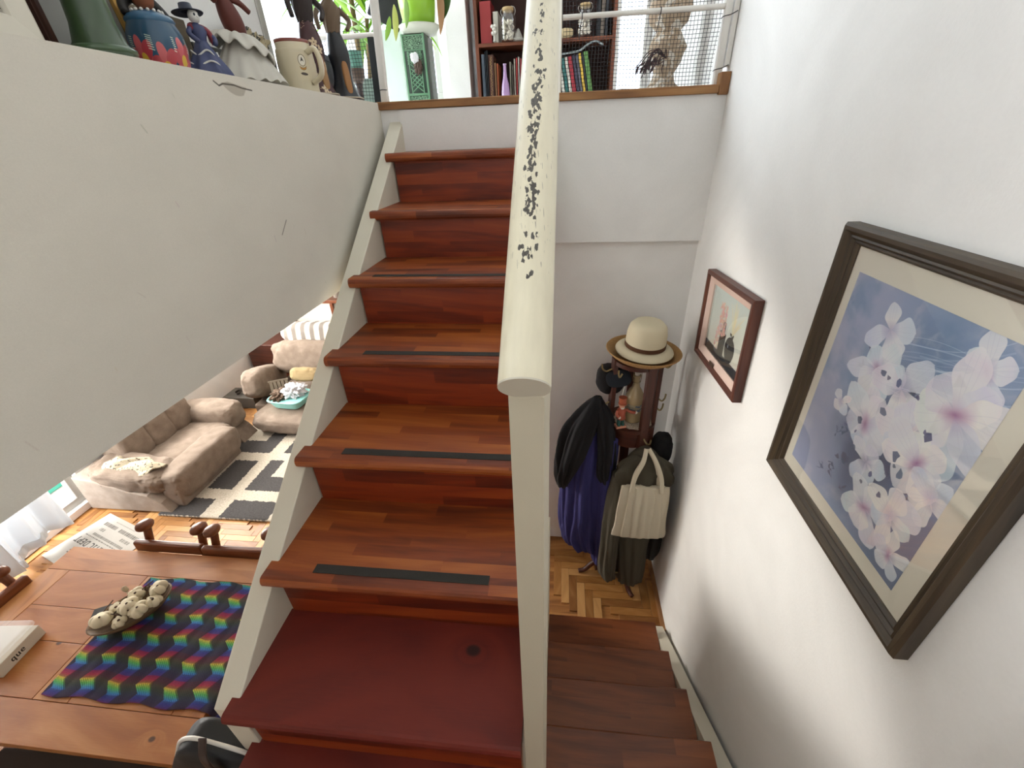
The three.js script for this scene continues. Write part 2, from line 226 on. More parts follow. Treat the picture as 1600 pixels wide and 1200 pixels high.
function windowUnit(name, n, frameMat, axis, c, [a0, a1, y0, y1], splits, t = 0.06) {   // frame bars in the plane axis = c
  const g = new THREE.Group(); g.name = name; g.userData = { kind: 'structure', label: n, category: 'window' }; scene.add(g);
  const bar = (p0, p1, q0, q1) => axis === 'x' ? bx(c - t / 2, q0, p0, c + t / 2, q1, p1, 0.004) : bx(p0, q0, c - t / 2, p1, q1, c + t / 2, 0.004);
  const w = 0.06, bars = [bar(a0, a1, y0, y0 + w), bar(a0, a1, y1 - w, y1), bar(a0, a0 + w, y0 + w, y1 - w), bar(a1 - w, a1, y0 + w, y1 - w)];
  for (const s of splits) bars.push(bar(s - w / 2, s + w / 2, y0 + w, y1 - w));
  bars.forEach((b) => mesh('window_frame', b, frameMat, g));
  const ed = [a0, ...splits, a1]; for (let i = 0; i < ed.length - 1; i++) mesh('pane', axis === 'x' ? bx(c - 0.002, y0 + w, ed[i] + w / 2, c + 0.002, y1 - w, ed[i + 1] - w / 2) : bx(ed[i] + w / 2, y0 + w, c - 0.002, ed[i + 1] - w / 2, y1 - w, c + 0.002), M.glass, g);
  return g;
}
windowUnit('window_1', 'grey framed glazed door of the living room', M.alu, 'x', -4.1, LW, [-1.5]);
windowUnit('window_5', 'window above the armchair', M.alu, 'x', -4.1, LH, [-3.6]);
windowUnit('window_6', 'tall bright window beside the bookcase upstairs', M.whiteMetal, 'z', -4.3, BW, []);
windowUnit('window_2', 'side window of the upper room', M.alu, 'x', -3.62, UW, [-3.2]);
windowUnit('window_3', 'bright window behind the house plants upstairs', M.alu, 'z', -4.3, RW, [-1.75]);
windowUnit('window_4', 'high window of the upper room', M.alu, 'x', -3.62, FW, [-0.1]);

struct('trim_2', uvBox(bx(-1.235, 2.803, -1.935, -1.105, 5.1, -1.901, 0.003)), M.alu, 'grey aluminium strip closing the ledge wall', 'trim');
// wooden nosing of the landing
{ const t = struct('trim_1', uvBox(merged([bx(-0.835, 2.7775, -2.4, 0.634, 2.808, -2.195, 0.004)]), 'x'), M.trimWood, 'worn brown wooden nosing along the landing edge', 'trim');
  mesh('trim_end', uvBox(bx(0.635, 2.772, -2.3, 0.674, 2.85, -2.198, 0.003), 'y'), M.trimWood, t); }
struct('baseboard_right', uvBox(bx(0.66, 0, -2.25, 0.675, 0.06, -1.55, 0.003), 'z'), M.trimWood, 'narrow wooden skirting at the foot of the right wall', 'skirting');
// half landing under the viewer
struct('floor_landing', uvBox(merged([bx(-0.8, 1.0, -0.02, 0.6, 1.183, 1.4)]), 'x'), M.lowTread, 'wooden half landing between the two flights', 'floor');

// ---------------------------------------------------------------- upper flight
{
  const t = thing('staircase', 'upper wooden flight with reddish treads and cream stringers climbing to the landing', 'staircase', [0, 0, 0]);
  const Y = [2.610, 2.4165, 2.233, 2.0565, 1.869, 1.690, 1.522, 1.345], Z = [-1.975, -1.709, -1.418, -1.148, -0.875, -0.616, -0.381, -0.12], th = 0.034, xl = -0.75, xr = -0.062;
  for (let k = 0; k < 8; k++) {
    const zb = k ? Z[k - 1] + 0.022 - 0.055 : -2.2112, red = k >= 6, zr = k ? Z[k - 1] - 0.028 : -2.212;   // back edge of the tread meets the riser above
    const nose = []; for (let i = 0; i <= 6; i++) { const a = -PI / 2 + i / 6 * PI; nose.push([Z[k] - 0.012 + Math.cos(a) * 0.012, Y[k] - th / 2 + Math.sin(a) * (th / 2)]); }
    const body = prism([[zb, Y[k] - th], ...nose, [zb, Y[k]]], 'x', xl, xr, 0.0);
    const tr = mesh('tread', uvBox(body, 'x', [k * 0.31, k * 0.13]), red ? M.redTread : M.tread, t);
    if (k >= 2 && k <= 5) { const w = [0, 0, 0.545, 0.54, 0.5, 0.46][k], x0 = [0, 0, -0.67, -0.63, -0.62, -0.62][k]; mesh('grip_strip', bx(x0, Y[k], Z[k] - 0.058, x0 + w, Y[k] + 0.0016, Z[k] - 0.032, 0.0006, 1), M.strip, tr); }
    if (k < 7) mesh('riser', uvBox(bx(-0.722, Y[k + 1] - 0.002, Z[k] - 0.05, xr - 0.004, Y[k] - th, Z[k] - 0.03), 'x', [k * 0.23, k * 0.19]), M.riser, t);
  }
  mesh('riser', uvBox(bx(-0.735, 2.611, -2.2115, xr, 2.774, -2.2005), 'x'), M.wall, t).userData.label = 'white painted top riser under the nosing';
  const top = (z) => 1.517 + 0.677 * (-0.419 - z), dep = 0.24;
  const outline = [[-0.405, top(-0.405)], [-2.2112, top(-2.2112)], [-2.2112, top(-2.2112) - dep - 0.1], [-0.62, top(-0.62) - dep], [-0.405, top(-0.405) - 0.30]];
  mesh('stringer', uvBox(prism(outline, 'x', -0.788, -0.729, 0.003), 'z'), M.paint, t);
  const o2 = [[-0.42, top(-0.42) - 0.05], [-2.2112, top(-2.2112) - 0.05], [-2.2112, top(-2.2112) - dep - 0.1], [-0.6, top(-0.6) - dep], [-0.42, top(-0.42) - 0.28]];
  mesh('stringer', uvBox(prism(o2, 'x', -0.064, -0.026, 0.003), 'z'), M.paint, t);
}
// ---------------------------------------------------------------- lower flight
{
  const t = thing('staircase', 'lower brown wooden flight descending to the parquet beside the right wall', 'staircase', [0, 0, 0]), xl = -0.022, xr = 0.593, th = 0.035;
  for (let k = 1; k <= 6; k++) {
    const y = 0.169 * k, zf = -1.533 + 0.252 * (k - 1), zn = zf + 0.252 + 0.03;
    const nose = []; for (let i = 0; i <= 6; i++) { const a = PI / 2 + i / 6 * PI; nose.push([zf + 0.01 + Math.cos(a) * 0.01, y - th / 2 + Math.sin(a) * th / 2]); }
    mesh('tread', uvBox(prism([[zn, y], ...nose, [zn, y - th]], 'x', xl, xr), 'x', [k * 0.27, k * 0.11]), M.lowTread, t);
    mesh('riser', uvBox(bx(xl + 0.005, y - 0.169, zf + 0.03, xr - 0.02, y - th, zf + 0.05), 'x'), M.riser, t);
  }
  const top = (z) => 0.128 + 0.67 * (z + 1.507) - 0.012;
  mesh('stringer', uvBox(prism([[-1.56, 0.001], [-1.56, top(-1.56)], [-0.0, top(0)], [-0.0, top(0) - 0.33], [-1.1, 0.001]], 'x', 0.597, 0.655, 0.002), 'z'), M.paint, t);
  mesh('stringer', uvBox(prism([[-1.58, 0.001], [-1.58, 0.93], [-0.44, 1.69], [-0.44, 0.55], [-1.26, 0.001]], 'x', -0.058, -0.024, 0.004), 'z'), M.paint, t);
}
// ---------------------------------------------------------------- handrail
{
  const t = thing('handrail', 'thick cream handrail tube with chipped paint on a square post', 'handrail', [0, 0, 0]);
  const a = V(-0.0345, 2.418, -0.378), b = V(-0.0345, 4.2, -2.62), R = 0.028, len = a.distanceTo(b);
  // chips: worn along the top of the tube
  const r = rng(8), chip = canvasTex(1024, 2048, (c, w, h) => {
    const id = c.createImageData(w, h); for (let j = 0; j < h; j++) for (let i = 0; i < w; i++) { const n = fbm(i / 60, j / 120, 1, 4) * 12, k = (j * w + i) * 4; id.data[k] = 226 + n; id.data[k + 1] = 218 + n; id.data[k + 2] = 192 + n; id.data[k + 3] = 255; }
    // u: around (0.5 = top), v: metres / 0.9
    const spots = []; const P = (s, u, n, sp, su) => { for (let k = 0; k < n; k++) spots.push([s + (r() - 0.5) * sp, u + (r() - 0.5) * su, 0.5 + r()]); };
    P(0.135, 0.5, 5, 0.04, 0.12); P(0.175, 0.5, 6, 0.05, 0.12); P(0.225, 0.49, 16, 0.045, 0.06); P(0.25, 0.49, 9, 0.06, 0.11); P(0.285, 0.485, 16, 0.03, 0.045); P(0.325, 0.48, 24, 0.05, 0.04); P(0.36, 0.49, 12, 0.05, 0.1); P(0.405, 0.49, 22, 0.045, 0.055); P(0.44, 0.5, 10, 0.05, 0.1); P(0.5, 0.5, 9, 0.1, 0.12); P(0.58, 0.5, 4, 0.1, 0.1);
    for (let j = 0; j < h; j++) for (let i = 0; i < w; i++) {
      const u = i / w, s = (1 - j / h) * 0.9; let d = 0; if (u < 0.32 || u > 0.68) { } else for (const [ss, uu, k] of spots) { const dx = (u - uu) * 0.176, dy = s - ss, q = 1 - (dx * dx + dy * dy * 0.3) / (0.000016 * k); if (q > d) d = q; }
      const n = fbm(u * 46, s * 110, 4, 5); const kk = (j * w + i) * 4;
      if (d > 0 && d + n * 2.3 > 0.62) { const g = 70 + n * 40; id.data[kk] = g + 4; id.data[kk + 1] = g; id.data[kk + 2] = g - 6; }
      else if (Math.abs(u - 0.5) < 0.16 && s > 0.12 && s < 0.6 && NZ.noise(u * 130 + s * 60, s * 55, 9) > 0.52) { for (let q = 0; q < 3; q++) id.data[kk + q] *= 0.72; }
    }
    c.putImageData(id, 0, 0);
  }, 1, 0.9);
  const g = new THREE.CylinderGeometry(R, R, len, 48, 1, true), uv = g.attributes.uv; for (let i = 0; i < uv.count; i++) uv.setXY(i, uv.getX(i), uv.getY(i) * len);
  g.rotateY(PI); g.applyQuaternion(new THREE.Quaternion().setFromUnitVectors(V(0, 1, 0), b.clone().sub(a).normalize())); g.translate((a.x + b.x) / 2, (a.y + b.y) / 2, (a.z + b.z) / 2);
  mesh('rail', g, std(0xffffff, 0.33, { map: chip, roughness: 0.33 }), t);
  const cap = new THREE.CylinderGeometry(R * 0.995, R * 0.995, 0.004, 48); cap.applyQuaternion(new THREE.Quaternion().setFromUnitVectors(V(0, 1, 0), b.clone().sub(a).normalize())); cap.translate(a.x, a.y, a.z); mesh('end_cap', cap, std(0xcfc8b6, 0.6), t);
  const p = cbx(0.0405, 2.40, 0.042, 0.0015); mesh('post', uvBox(at(p, 0, 1.2, 0), 'y'), std(0xc2b9a3, 0.5, { bumpMap: bumpFine, bumpScale: 0.0004 }), t).position.set(-0.0315, 0.0, -0.412); t.children[t.children.length - 1].rotation.y = -0.12;
  mesh('post', uvBox(bx(-0.054, 2.80, -2.64, -0.015, 4.17, -2.60, 0.002), 'y'), M.paint, t);
}
// ---------------------------------------------------------------- framed pictures on the right wall
function frameRing(w, h, prof) {   // prof: [inset, height] from the outer edge inwards; faces +z
  const pos = [], uv = [], ring = ([d, z]) => [[-w / 2 + d, -h / 2 + d, z], [w / 2 - d, -h / 2 + d, z], [w / 2 - d, h / 2 - d, z], [-w / 2 + d, h / 2 - d, z]];
  for (let k = 0; k < prof.length - 1; k++) { const A = ring(prof[k]), B = ring(prof[k + 1]), l0 = k * 0.012; for (let s = 0; s < 4; s++) { const t = (s + 1) % 4, q = [A[s], A[t], B[t], A[s], B[t], B[s]], along = s % 2 ? 1 : 0; q.forEach((p, i) => { pos.push(...p); uv.push(p[along] + s * 0.7, l0 + (i === 2 || i === 4 || i === 5 ? 0.012 : 0)); }); } }
  const g = new THREE.BufferGeometry(); g.setAttribute('position', new THREE.Float32BufferAttribute(pos, 3)); g.setAttribute('uv', new THREE.Float32BufferAttribute(uv, 2)); g.computeVertexNormals(); return g;
}
const plate = (w, h, z, d = 0.002) => cbx(w, h, d).translate(0, 0, z);
const printPlane = (w, h, z, x = 0, y = 0) => new THREE.PlaneGeometry(w, h).translate(x, y, z);
{
  const t = thing('framed_picture', 'large watercolour of white blossoms on blue in a dark bronze frame', 'picture', [0.674, 2.103, -0.803], -PI / 2);
  const w = 0.582, h = 0.698, fm = std(0xffffff, 0.5, { map: woodTex(0x46392a, 0x2c2218, 0x5f4f38, { seed: 61, ring: 60, sx: 1.2, sy: 0.3 }) });
  mesh('frame', frameRing(w, h, [[0, 0], [0, 0.026], [0.006, 0.033], [0.014, 0.033], [0.024, 0.022], [0.028, 0.024], [0.034, 0.016], [0.038, 0.017], [0.044, 0.010], [0.044, 0.004]]), fm, t);
  mesh('mount', plate(w - 0.07, h - 0.07, 0.006), std(0xd9d3c3, 0.85), t);
  const px = 900, py = 1120, r = rng(19), art = canvasTex(px, py, (c, W, H) => {
    const id = c.createImageData(W, H);
    for (let j = 0; j < H; j++) for (let i = 0; i < W; i++) {
      const u = i / W, v = 1 - j / H, n = fbm(u * 3.2, v * 3.8, 5, 5), m = fbm(u * 7 + n * 2, v * 7, 9, 4);
      let q = mix([132, 152, 184], [160, 166, 192], sm(0.6, 0.1, u)); q = mix(q, [92, 126, 164], sm(-0.1, 0.35, n) * 0.8 * sm(1, 0.3, Math.abs(v - 0.75) * 2.4)); q = mix(q, [188, 188, 200], sm(0.0, 0.4, m) * 0.6);
      const dk = sm(0.42, 0.05, Math.hypot((u - 0.62) * 1.0, (v - 0.42) * 0.9) + n * 0.25); q = mix(q, [58, 74, 108], dk * 0.85); q = mix(q, [84, 100, 134], sm(0.5, 0.95, u) * sm(0.62, 0.2, v) * 0.85);
      const k = (j * W + i) * 4; id.data[k] = q[0]; id.data[k + 1] = q[1]; id.data[k + 2] = q[2]; id.data[k + 3] = 255;
    } c.putImageData(id, 0, 0);
    const X = (u) => u * W, Y = (v) => (1 - v) * H;
    c.lineCap = 'round'; for (let k = 0; k < 26; k++) { c.strokeStyle = `rgba(205,218,230,${0.25 + r() * 0.35})`; c.lineWidth = 2 + r() * 5; c.beginPath(); const a = [0.35 + r() * 0.3, 0.62 + r() * 0.25]; c.moveTo(X(a[0]), Y(a[1])); c.bezierCurveTo(X(a[0] + 0.15), Y(a[1] + 0.02 + r() * 0.04), X(a[0] + 0.3), Y(a[1] + r() * 0.12), X(a[0] + 0.5), Y(a[1] + (r() - 0.2) * 0.25)); c.stroke(); }
    for (let k = 0; k < 46; k++) { const u = 0.25 + r() * 0.65, v = 0.1 + r() * 0.65; c.fillStyle = `rgba(${50 + r() * 30},${58 + r() * 30},${92 + r() * 30},.8)`; c.beginPath(); c.moveTo(X(u), Y(v)); for (let q = 0; q < 5; q++) c.quadraticCurveTo(X(u + (r() - 0.5) * 0.1), Y(v + (r() - 0.5) * 0.08), X(u + (r() - 0.5) * 0.08), Y(v + (r() - 0.5) * 0.06)); c.fill(); }
    const petal = (x, y, a, l, wd, col, al) => {
      const pts = [], n = 22, j1 = r() * 9, j2 = r() * 9; for (let k = 0; k <= n; k++) { const q = k / n, e = Math.pow(Math.max(Math.sin(PI * Math.pow(q, 1.25)), 0), 0.6) * wd * (1 + 0.14 * Math.sin(q * 9 + j1)); pts.push([q * l, -e]); } for (let k = n; k >= 0; k--) { const q = k / n, e = Math.pow(Math.max(Math.sin(PI * Math.pow(q, 1.25)), 0), 0.6) * wd * (1 + 0.14 * Math.sin(q * 8 + j2)); pts.push([q * l * 0.98, e]); }
      c.save(); c.translate(x, y); c.rotate(a); const g = c.createLinearGradient(0, 0, l, (r() - 0.5) * wd); g.addColorStop(0, `rgba(${col.map((v, q) => v - [24, 36, 20][q]).join(',')},${al * 0.7})`); g.addColorStop(0.35, `rgba(${col.join(',')},${al})`); g.addColorStop(0.8, `rgba(${col.map((v, q) => v - [10, 6, 2][q] * (r() * 2)).map(Math.round).join(',')},${al})`); g.addColorStop(1, `rgba(${col.join(',')},${al * 0.8})`); c.fillStyle = g; c.beginPath(); pts.forEach(([px2, py2], k) => k ? c.lineTo(px2, py2) : c.moveTo(px2, py2)); c.fill();
      c.strokeStyle = 'rgba(178,178,200,.22)'; c.lineWidth = 2; for (let k = 0; k < 3; k++) { c.beginPath(); c.moveTo(l * 0.1, 0); c.quadraticCurveTo(l * 0.5, (k - 1) * wd * 0.5, l * 0.9, (k - 1) * wd * 0.35); c.stroke(); } c.restore(); };
    const fl = [[0.356, 0.85, 0.15, 4, 1.3], [0.385, 0.688, 0.19, 6, 0], [0.56, 0.68, 0.17, 5, 1], [0.86, 0.89, 0.15, 5, 0.4], [0.451, 0.461, 0.2, 7, 0], [0.23, 0.46, 0.08, 4, 1], [0.70, 0.56, 0.19, 6, 1], [0.84, 0.72, 0.25, 8, 0], [0.8, 0.49, 0.2, 7, 0.3], [0.93, 0.42, 0.13, 5, 1], [0.56, 0.33, 0.13, 5, 1], [0.668, 0.16, 0.18, 6, 0.2], [0.81, 0.24, 0.17, 6, 1], [0.9, 0.1, 0.13, 5, 0.2]];
    for (const [u, v, s, n, pale] of fl) { const a0 = r() * 6.28, R = s * W; for (let k = 0; k < n; k++) petal(X(u), Y(v), a0 + k / n * 2 * PI + (r() - 0.5) * 0.7, R * (0.7 + r() * 0.55), R * (0.27 + r() * 0.17), mix([216, 220, 230], [240, 236, 230], r()).map(Math.round), 0.86 + r() * 0.1);
      if (pale < 0.8) { c.save(); c.translate(X(u), Y(v)); c.rotate(r() * 6); const g = c.createRadialGradient(0, 0, 0, 0, 0, R * 0.28); g.addColorStop(0, 'rgba(150,92,140,.7)'); g.addColorStop(0.45, 'rgba(186,140,176,.4)'); g.addColorStop(1, 'rgba(220,205,220,0)'); c.scale(1.5, 0.7); c.fillStyle = g; c.beginPath(); c.arc(0, 0, R * 0.28, 0, 7); c.fill(); c.restore(); } }
    for (let k = 0; k < 22; k++) { const u = 0.3 + r() * 0.5, v = 0.2 + r() * 0.5; c.fillStyle = `rgba(${52 + r() * 24},${62 + r() * 24},${96 + r() * 24},.75)`; c.beginPath(); const R = 8 + r() * 16; for (let q = 0; q < 7; q++) { const a = q / 7 * 6.28; c.lineTo(X(u) + Math.cos(a) * R * (0.4 + r()), Y(v) + Math.sin(a) * R * (0.5 + r())); } c.fill(); }
  }, 1, 1);
  mesh('print', printPlane(0.424, 0.52, 0.0074, -0.008, -0.006), std(0xffffff, 0.8, { map: art }), t);
  mesh('glass_pane', plate(w - 0.08, h - 0.08, 0.0105, 0.0014), M.glass, t);
}
{
  const t = thing('framed_picture', 'small picture of dried flowers in a black vase, brown frame with pink liner', 'picture', [0.674, 1.945, -1.668], -PI / 2); t.rotation.set(0, -PI / 2, 0.055, 'YXZ');
  const w = 0.505, h = 0.385;
  mesh('frame', frameRing(w, h, [[0, 0], [0, 0.03], [0.004, 0.034], [0.016, 0.034], [0.022, 0.026], [0.024, 0.012]]), std(0xffffff, 0.45, { map: woodTex(0x5a2f22, 0x351710, 0x74432f, { seed: 71, ring: 50 }) }), t);
  mesh('liner', frameRing(w - 0.044, h - 0.044, [[0, 0.022], [0.004, 0.024], [0.03, 0.012], [0.03, 0.006]]), std(0xd8bcae, 0.8), t);
  const r = rng(23), art = canvasTex(800, 600, (c, W, H) => {
    const g = c.createLinearGradient(0, 0, 0, H); g.addColorStop(0, '#c3cfc8'); g.addColorStop(1, '#d8d5c6'); c.fillStyle = g; c.fillRect(0, 0, W, H);
    c.fillStyle = '#24282e'; c.fillRect(0, H * 0.86, W, H * 0.14); c.fillStyle = '#3b424c'; c.fillRect(0, H * 0.86, W, 10);
    c.fillStyle = '#20242a'; const vase = (x, y, s) => { c.beginPath(); c.moveTo(x - 30 * s, y); c.bezierCurveTo(x - 110 * s, y - 40 * s, x - 120 * s, y - 170 * s, x - 28 * s, y - 200 * s); c.lineTo(x - 40 * s, y - 235 * s); c.lineTo(x + 40 * s, y - 235 * s); c.lineTo(x + 28 * s, y - 200 * s); c.bezierCurveTo(x + 120 * s, y - 170 * s, x + 110 * s, y - 40 * s, x + 30 * s, y); c.fill(); };
    vase(540, 530, 1.05); c.fillRect(300, 330, 130, 200); c.fillRect(330, 240, 70, 100);
    c.fillStyle = 'rgba(190,200,205,.8)'; c.beginPath(); c.ellipse(505, 400, 9, 16, 0, 0, 7); c.fill(); c.beginPath(); c.ellipse(520, 310, 16, 8, 0, 0, 7); c.fill();
    for (let k = 0; k < 150; k++) { const a = r(), x = 330 + (r() - 0.5) * 150 - a * 40, y = 330 - a * 230 + r() * 60; c.fillStyle = `rgba(${196 + r() * 40},${140 + r() * 40},${125 + r() * 40},.85)`; c.beginPath(); c.ellipse(x, y, 6 + r() * 14, 5 + r() * 9, r() * 3, 0, 7); c.fill(); }
    for (let k = 0; k < 80; k++) { const x = 215 + r() * 80, y = 330 + r() * 190; c.fillStyle = `rgba(${200 + r() * 30},${150 + r() * 40},${140 + r() * 40},.8)`; c.beginPath(); c.ellipse(x, y, 5 + r() * 10, 4 + r() * 8, r() * 3, 0, 7); c.fill(); }
    for (let k = 0; k < 40; k++) { const a = -1.57 + (r() - 0.4) * 1.3, l = 120 + r() * 170; c.strokeStyle = `rgba(${205 + r() * 25},${196 + r() * 25},${150 + r() * 30},.85)`; c.lineWidth = 2 + r() * 4; c.beginPath(); c.moveTo(545, 300); c.quadraticCurveTo(545 + Math.cos(a) * l * 0.5, 300 + Math.sin(a) * l * 0.6, 545 + Math.cos(a) * l, 300 + Math.sin(a) * l); c.stroke(); }
  });
  mesh('print', printPlane(w - 0.1, h - 0.1, 0.007), std(0xffffff, 0.7, { map: art }), t);
  mesh('backing', plate(w - 0.02, h - 0.02, 0.003, 0.004), std(0x6b4a36, 0.8), t);
  mesh('glass_pane', plate(w - 0.1, h - 0.1, 0.0105, 0.0014), M.glass, t);
  mesh('title_plate', plate(0.05, 0.02, 0.0255, 0.003).translate(-0.03, -h / 2 + 0.027, 0), std(0x4a3322, 0.5), t);
}
// ---------------------------------------------------------------- coat stand and what hangs on it
const darkWood = std(0xffffff, 0.45, { map: woodTex(0x4a2317, 0x2b120c, 0x653423, { seed: 81, ring: 40 }) });
const brass = std(0x9a8a62, 0.35, { metalness: 0.8 });
const cloth = (c, o = {}) => std(c, 0.95, { bumpMap: bumpCloth, bumpScale: 0.0012, ...o });
const SX = 0.405, SZ = -2.0;
{
  const t = thing('coat_stand', 'dark wooden coat stand with a shelf and brass hooks in the corner', 'coat stand', [SX, 0, SZ]);
  const ang = [2.95, 1.1, 0.12, -1.5], R = 0.118;   // left, front, right, rear
  ang.forEach((a) => { const x = Math.cos(a) * R, z = Math.sin(a) * R; mesh('upright', uvBox(at(cbx(0.052, 1.63, 0.022, 0.003), x, 0.845, z, 0, PI / 2 - a, 0), 'y'), darkWood, t); });
  mesh('shelf', uvBox(at(new THREE.CylinderGeometry(0.13, 0.13, 0.022, 32), 0, 1.27, 0), 'x'), darkWood, t);
  mesh('shelf', uvBox(at(new THREE.CylinderGeometry(0.125, 0.125, 0.022, 32), 0, 1.645, 0), 'x'), darkWood, t);
  mesh('apron', uvBox(at(new THREE.CylinderGeometry(0.112, 0.112, 0.10, 32), 0, 1.21, 0), 'x'), darkWood, t);
  mesh('shelf', uvBox(at(new THREE.CylinderGeometry(0.13, 0.13, 0.022, 32), 0, 0.22, 0), 'x'), darkWood, t);
  mesh('drip_ring', at(new THREE.TorusGeometry(0.13, 0.005, 8, 40), 0, 0.16, 0.02, PI / 2), brass, t);
  ang.forEach((a) => { const c = Math.cos(a), s = Math.sin(a), L = a === 0.12 ? 0.17 : a < 0 ? 0.19 : 0.24; mesh('foot', uvBox(taper([[c * 0.08, 0.12, s * 0.08], [c * 0.15, 0.075, s * 0.15], [c * (L - 0.04), 0.02, s * (L - 0.04)], [c * L, 0.014, s * L]], (u) => 0.02 - 0.006 * u, 16, 8), 'y'), darkWood, t); });
  const hook = (a, y, s = 1) => { const c = Math.cos(a), q = Math.sin(a), r0 = R + 0.012; mesh('hook', tube([[c * r0, y, q * r0], [c * (r0 + 0.03 * s), y - 0.012, q * (r0 + 0.03 * s)], [c * (r0 + 0.05 * s), y + 0.004, q * (r0 + 0.05 * s)], [c * (r0 + 0.055 * s), y + 0.032, q * (r0 + 0.055 * s)]], 0.0045, 14, 8), brass, t); };
  hook(2.95, 1.60); hook(2.95, 1.40); hook(1.1, 1.225, 1); hook(0.12, 1.62, 0.7); hook(0.12, 1.42, 0.6); hook(0.12, 1.36, 0.5); hook(2.3, 1.61, 0.6);
}
{ // hats
  const t = thing('straw_hat', 'brown straw hat with wide turned-up brim under the cream hat', 'hat', [SX + 0.015, 1.657, SZ + 0.02]);
  const straw = std(0xffffff, 0.9, { map: dataTex(256, 256, (u, v) => { const a = Math.sin(u * 2 * PI * 40) * Math.sin(v * 2 * PI * 40), n = fbm(u * 14, v * 14, 3, 3); return mix([150, 108, 62], [186, 148, 96], clamp(0.5 + a * 0.35 + n * 0.8)); }, 0.1, 0.1), bumpMap: bumpCloth, bumpScale: 0.001 });
  const b = []; for (let i = 0; i <= 20; i++) { const q = i / 20, r = lerp(0.085, 0.185, q); b.push([r, 0.002 + 0.0 + 0.05 * Math.pow(q, 2.2)]); } for (let i = 20; i >= 0; i--) { const q = i / 20; b.push([lerp(0.087, 0.182, q), 0.006 + 0.05 * Math.pow(q, 2.2)]); }
  mesh('brim', uvBox(lathe(b, 56), 'x'), straw, t); mesh('crown', uvBox(lathe([[0.088, 0.003], [0.086, 0.03], [0.08, 0.055], [0.055, 0.072], [0, 0.074]], 40), 'x'), straw, t);
  t.rotation.z = -0.05;
  const h = thing('cream_hat', 'cream cotton hat with round crown and brown band on top', 'hat', [SX + 0.018, 1.692, SZ + 0.025]);
  const cm = cloth(0xd8ccae);
  const br = []; for (let i = 0; i <= 14; i++) { const q = i / 14; br.push([lerp(0.094, 0.142, q), 0.04 - 0.022 * q * q]); } for (let i = 14; i >= 0; i--) { const q = i / 14; br.push([lerp(0.094, 0.14, q), 0.044 - 0.022 * q * q]); }
  mesh('brim', uvBox(lathe(br, 56), 'x'), cm, h);
  mesh('crown', uvBox(lathe([[0.096, 0.04], [0.097, 0.07], [0.095, 0.115], [0.088, 0.148], [0.07, 0.168], [0.04, 0.175], [0, 0.172]], 48), 'x'), cm, h);
  mesh('band', lathe([[0.097, 0.046], [0.0995, 0.047], [0.0995, 0.066], [0.097, 0.067]], 48), cloth(0x5b3a22), h);
  h.rotation.set(0.06, 0, -0.04);
  const c = thing('cap', 'black cap hanging on the left hook of the coat stand', 'cap', [SX - 0.125, 1.52, SZ - 0.02]);
  mesh('crown', uvBox(blob(0.15, 0.17, 0.11, 0.8, 0.006, 12, 3), 'y'), cloth(0x17171b), c);
  mesh('visor', uvBox(at(blob(0.13, 0.012, 0.09, 0.7), 0.03, 0.04, 0.075, 0.9, 0.2, 0.1), 'x'), cloth(0x222830), c);
}
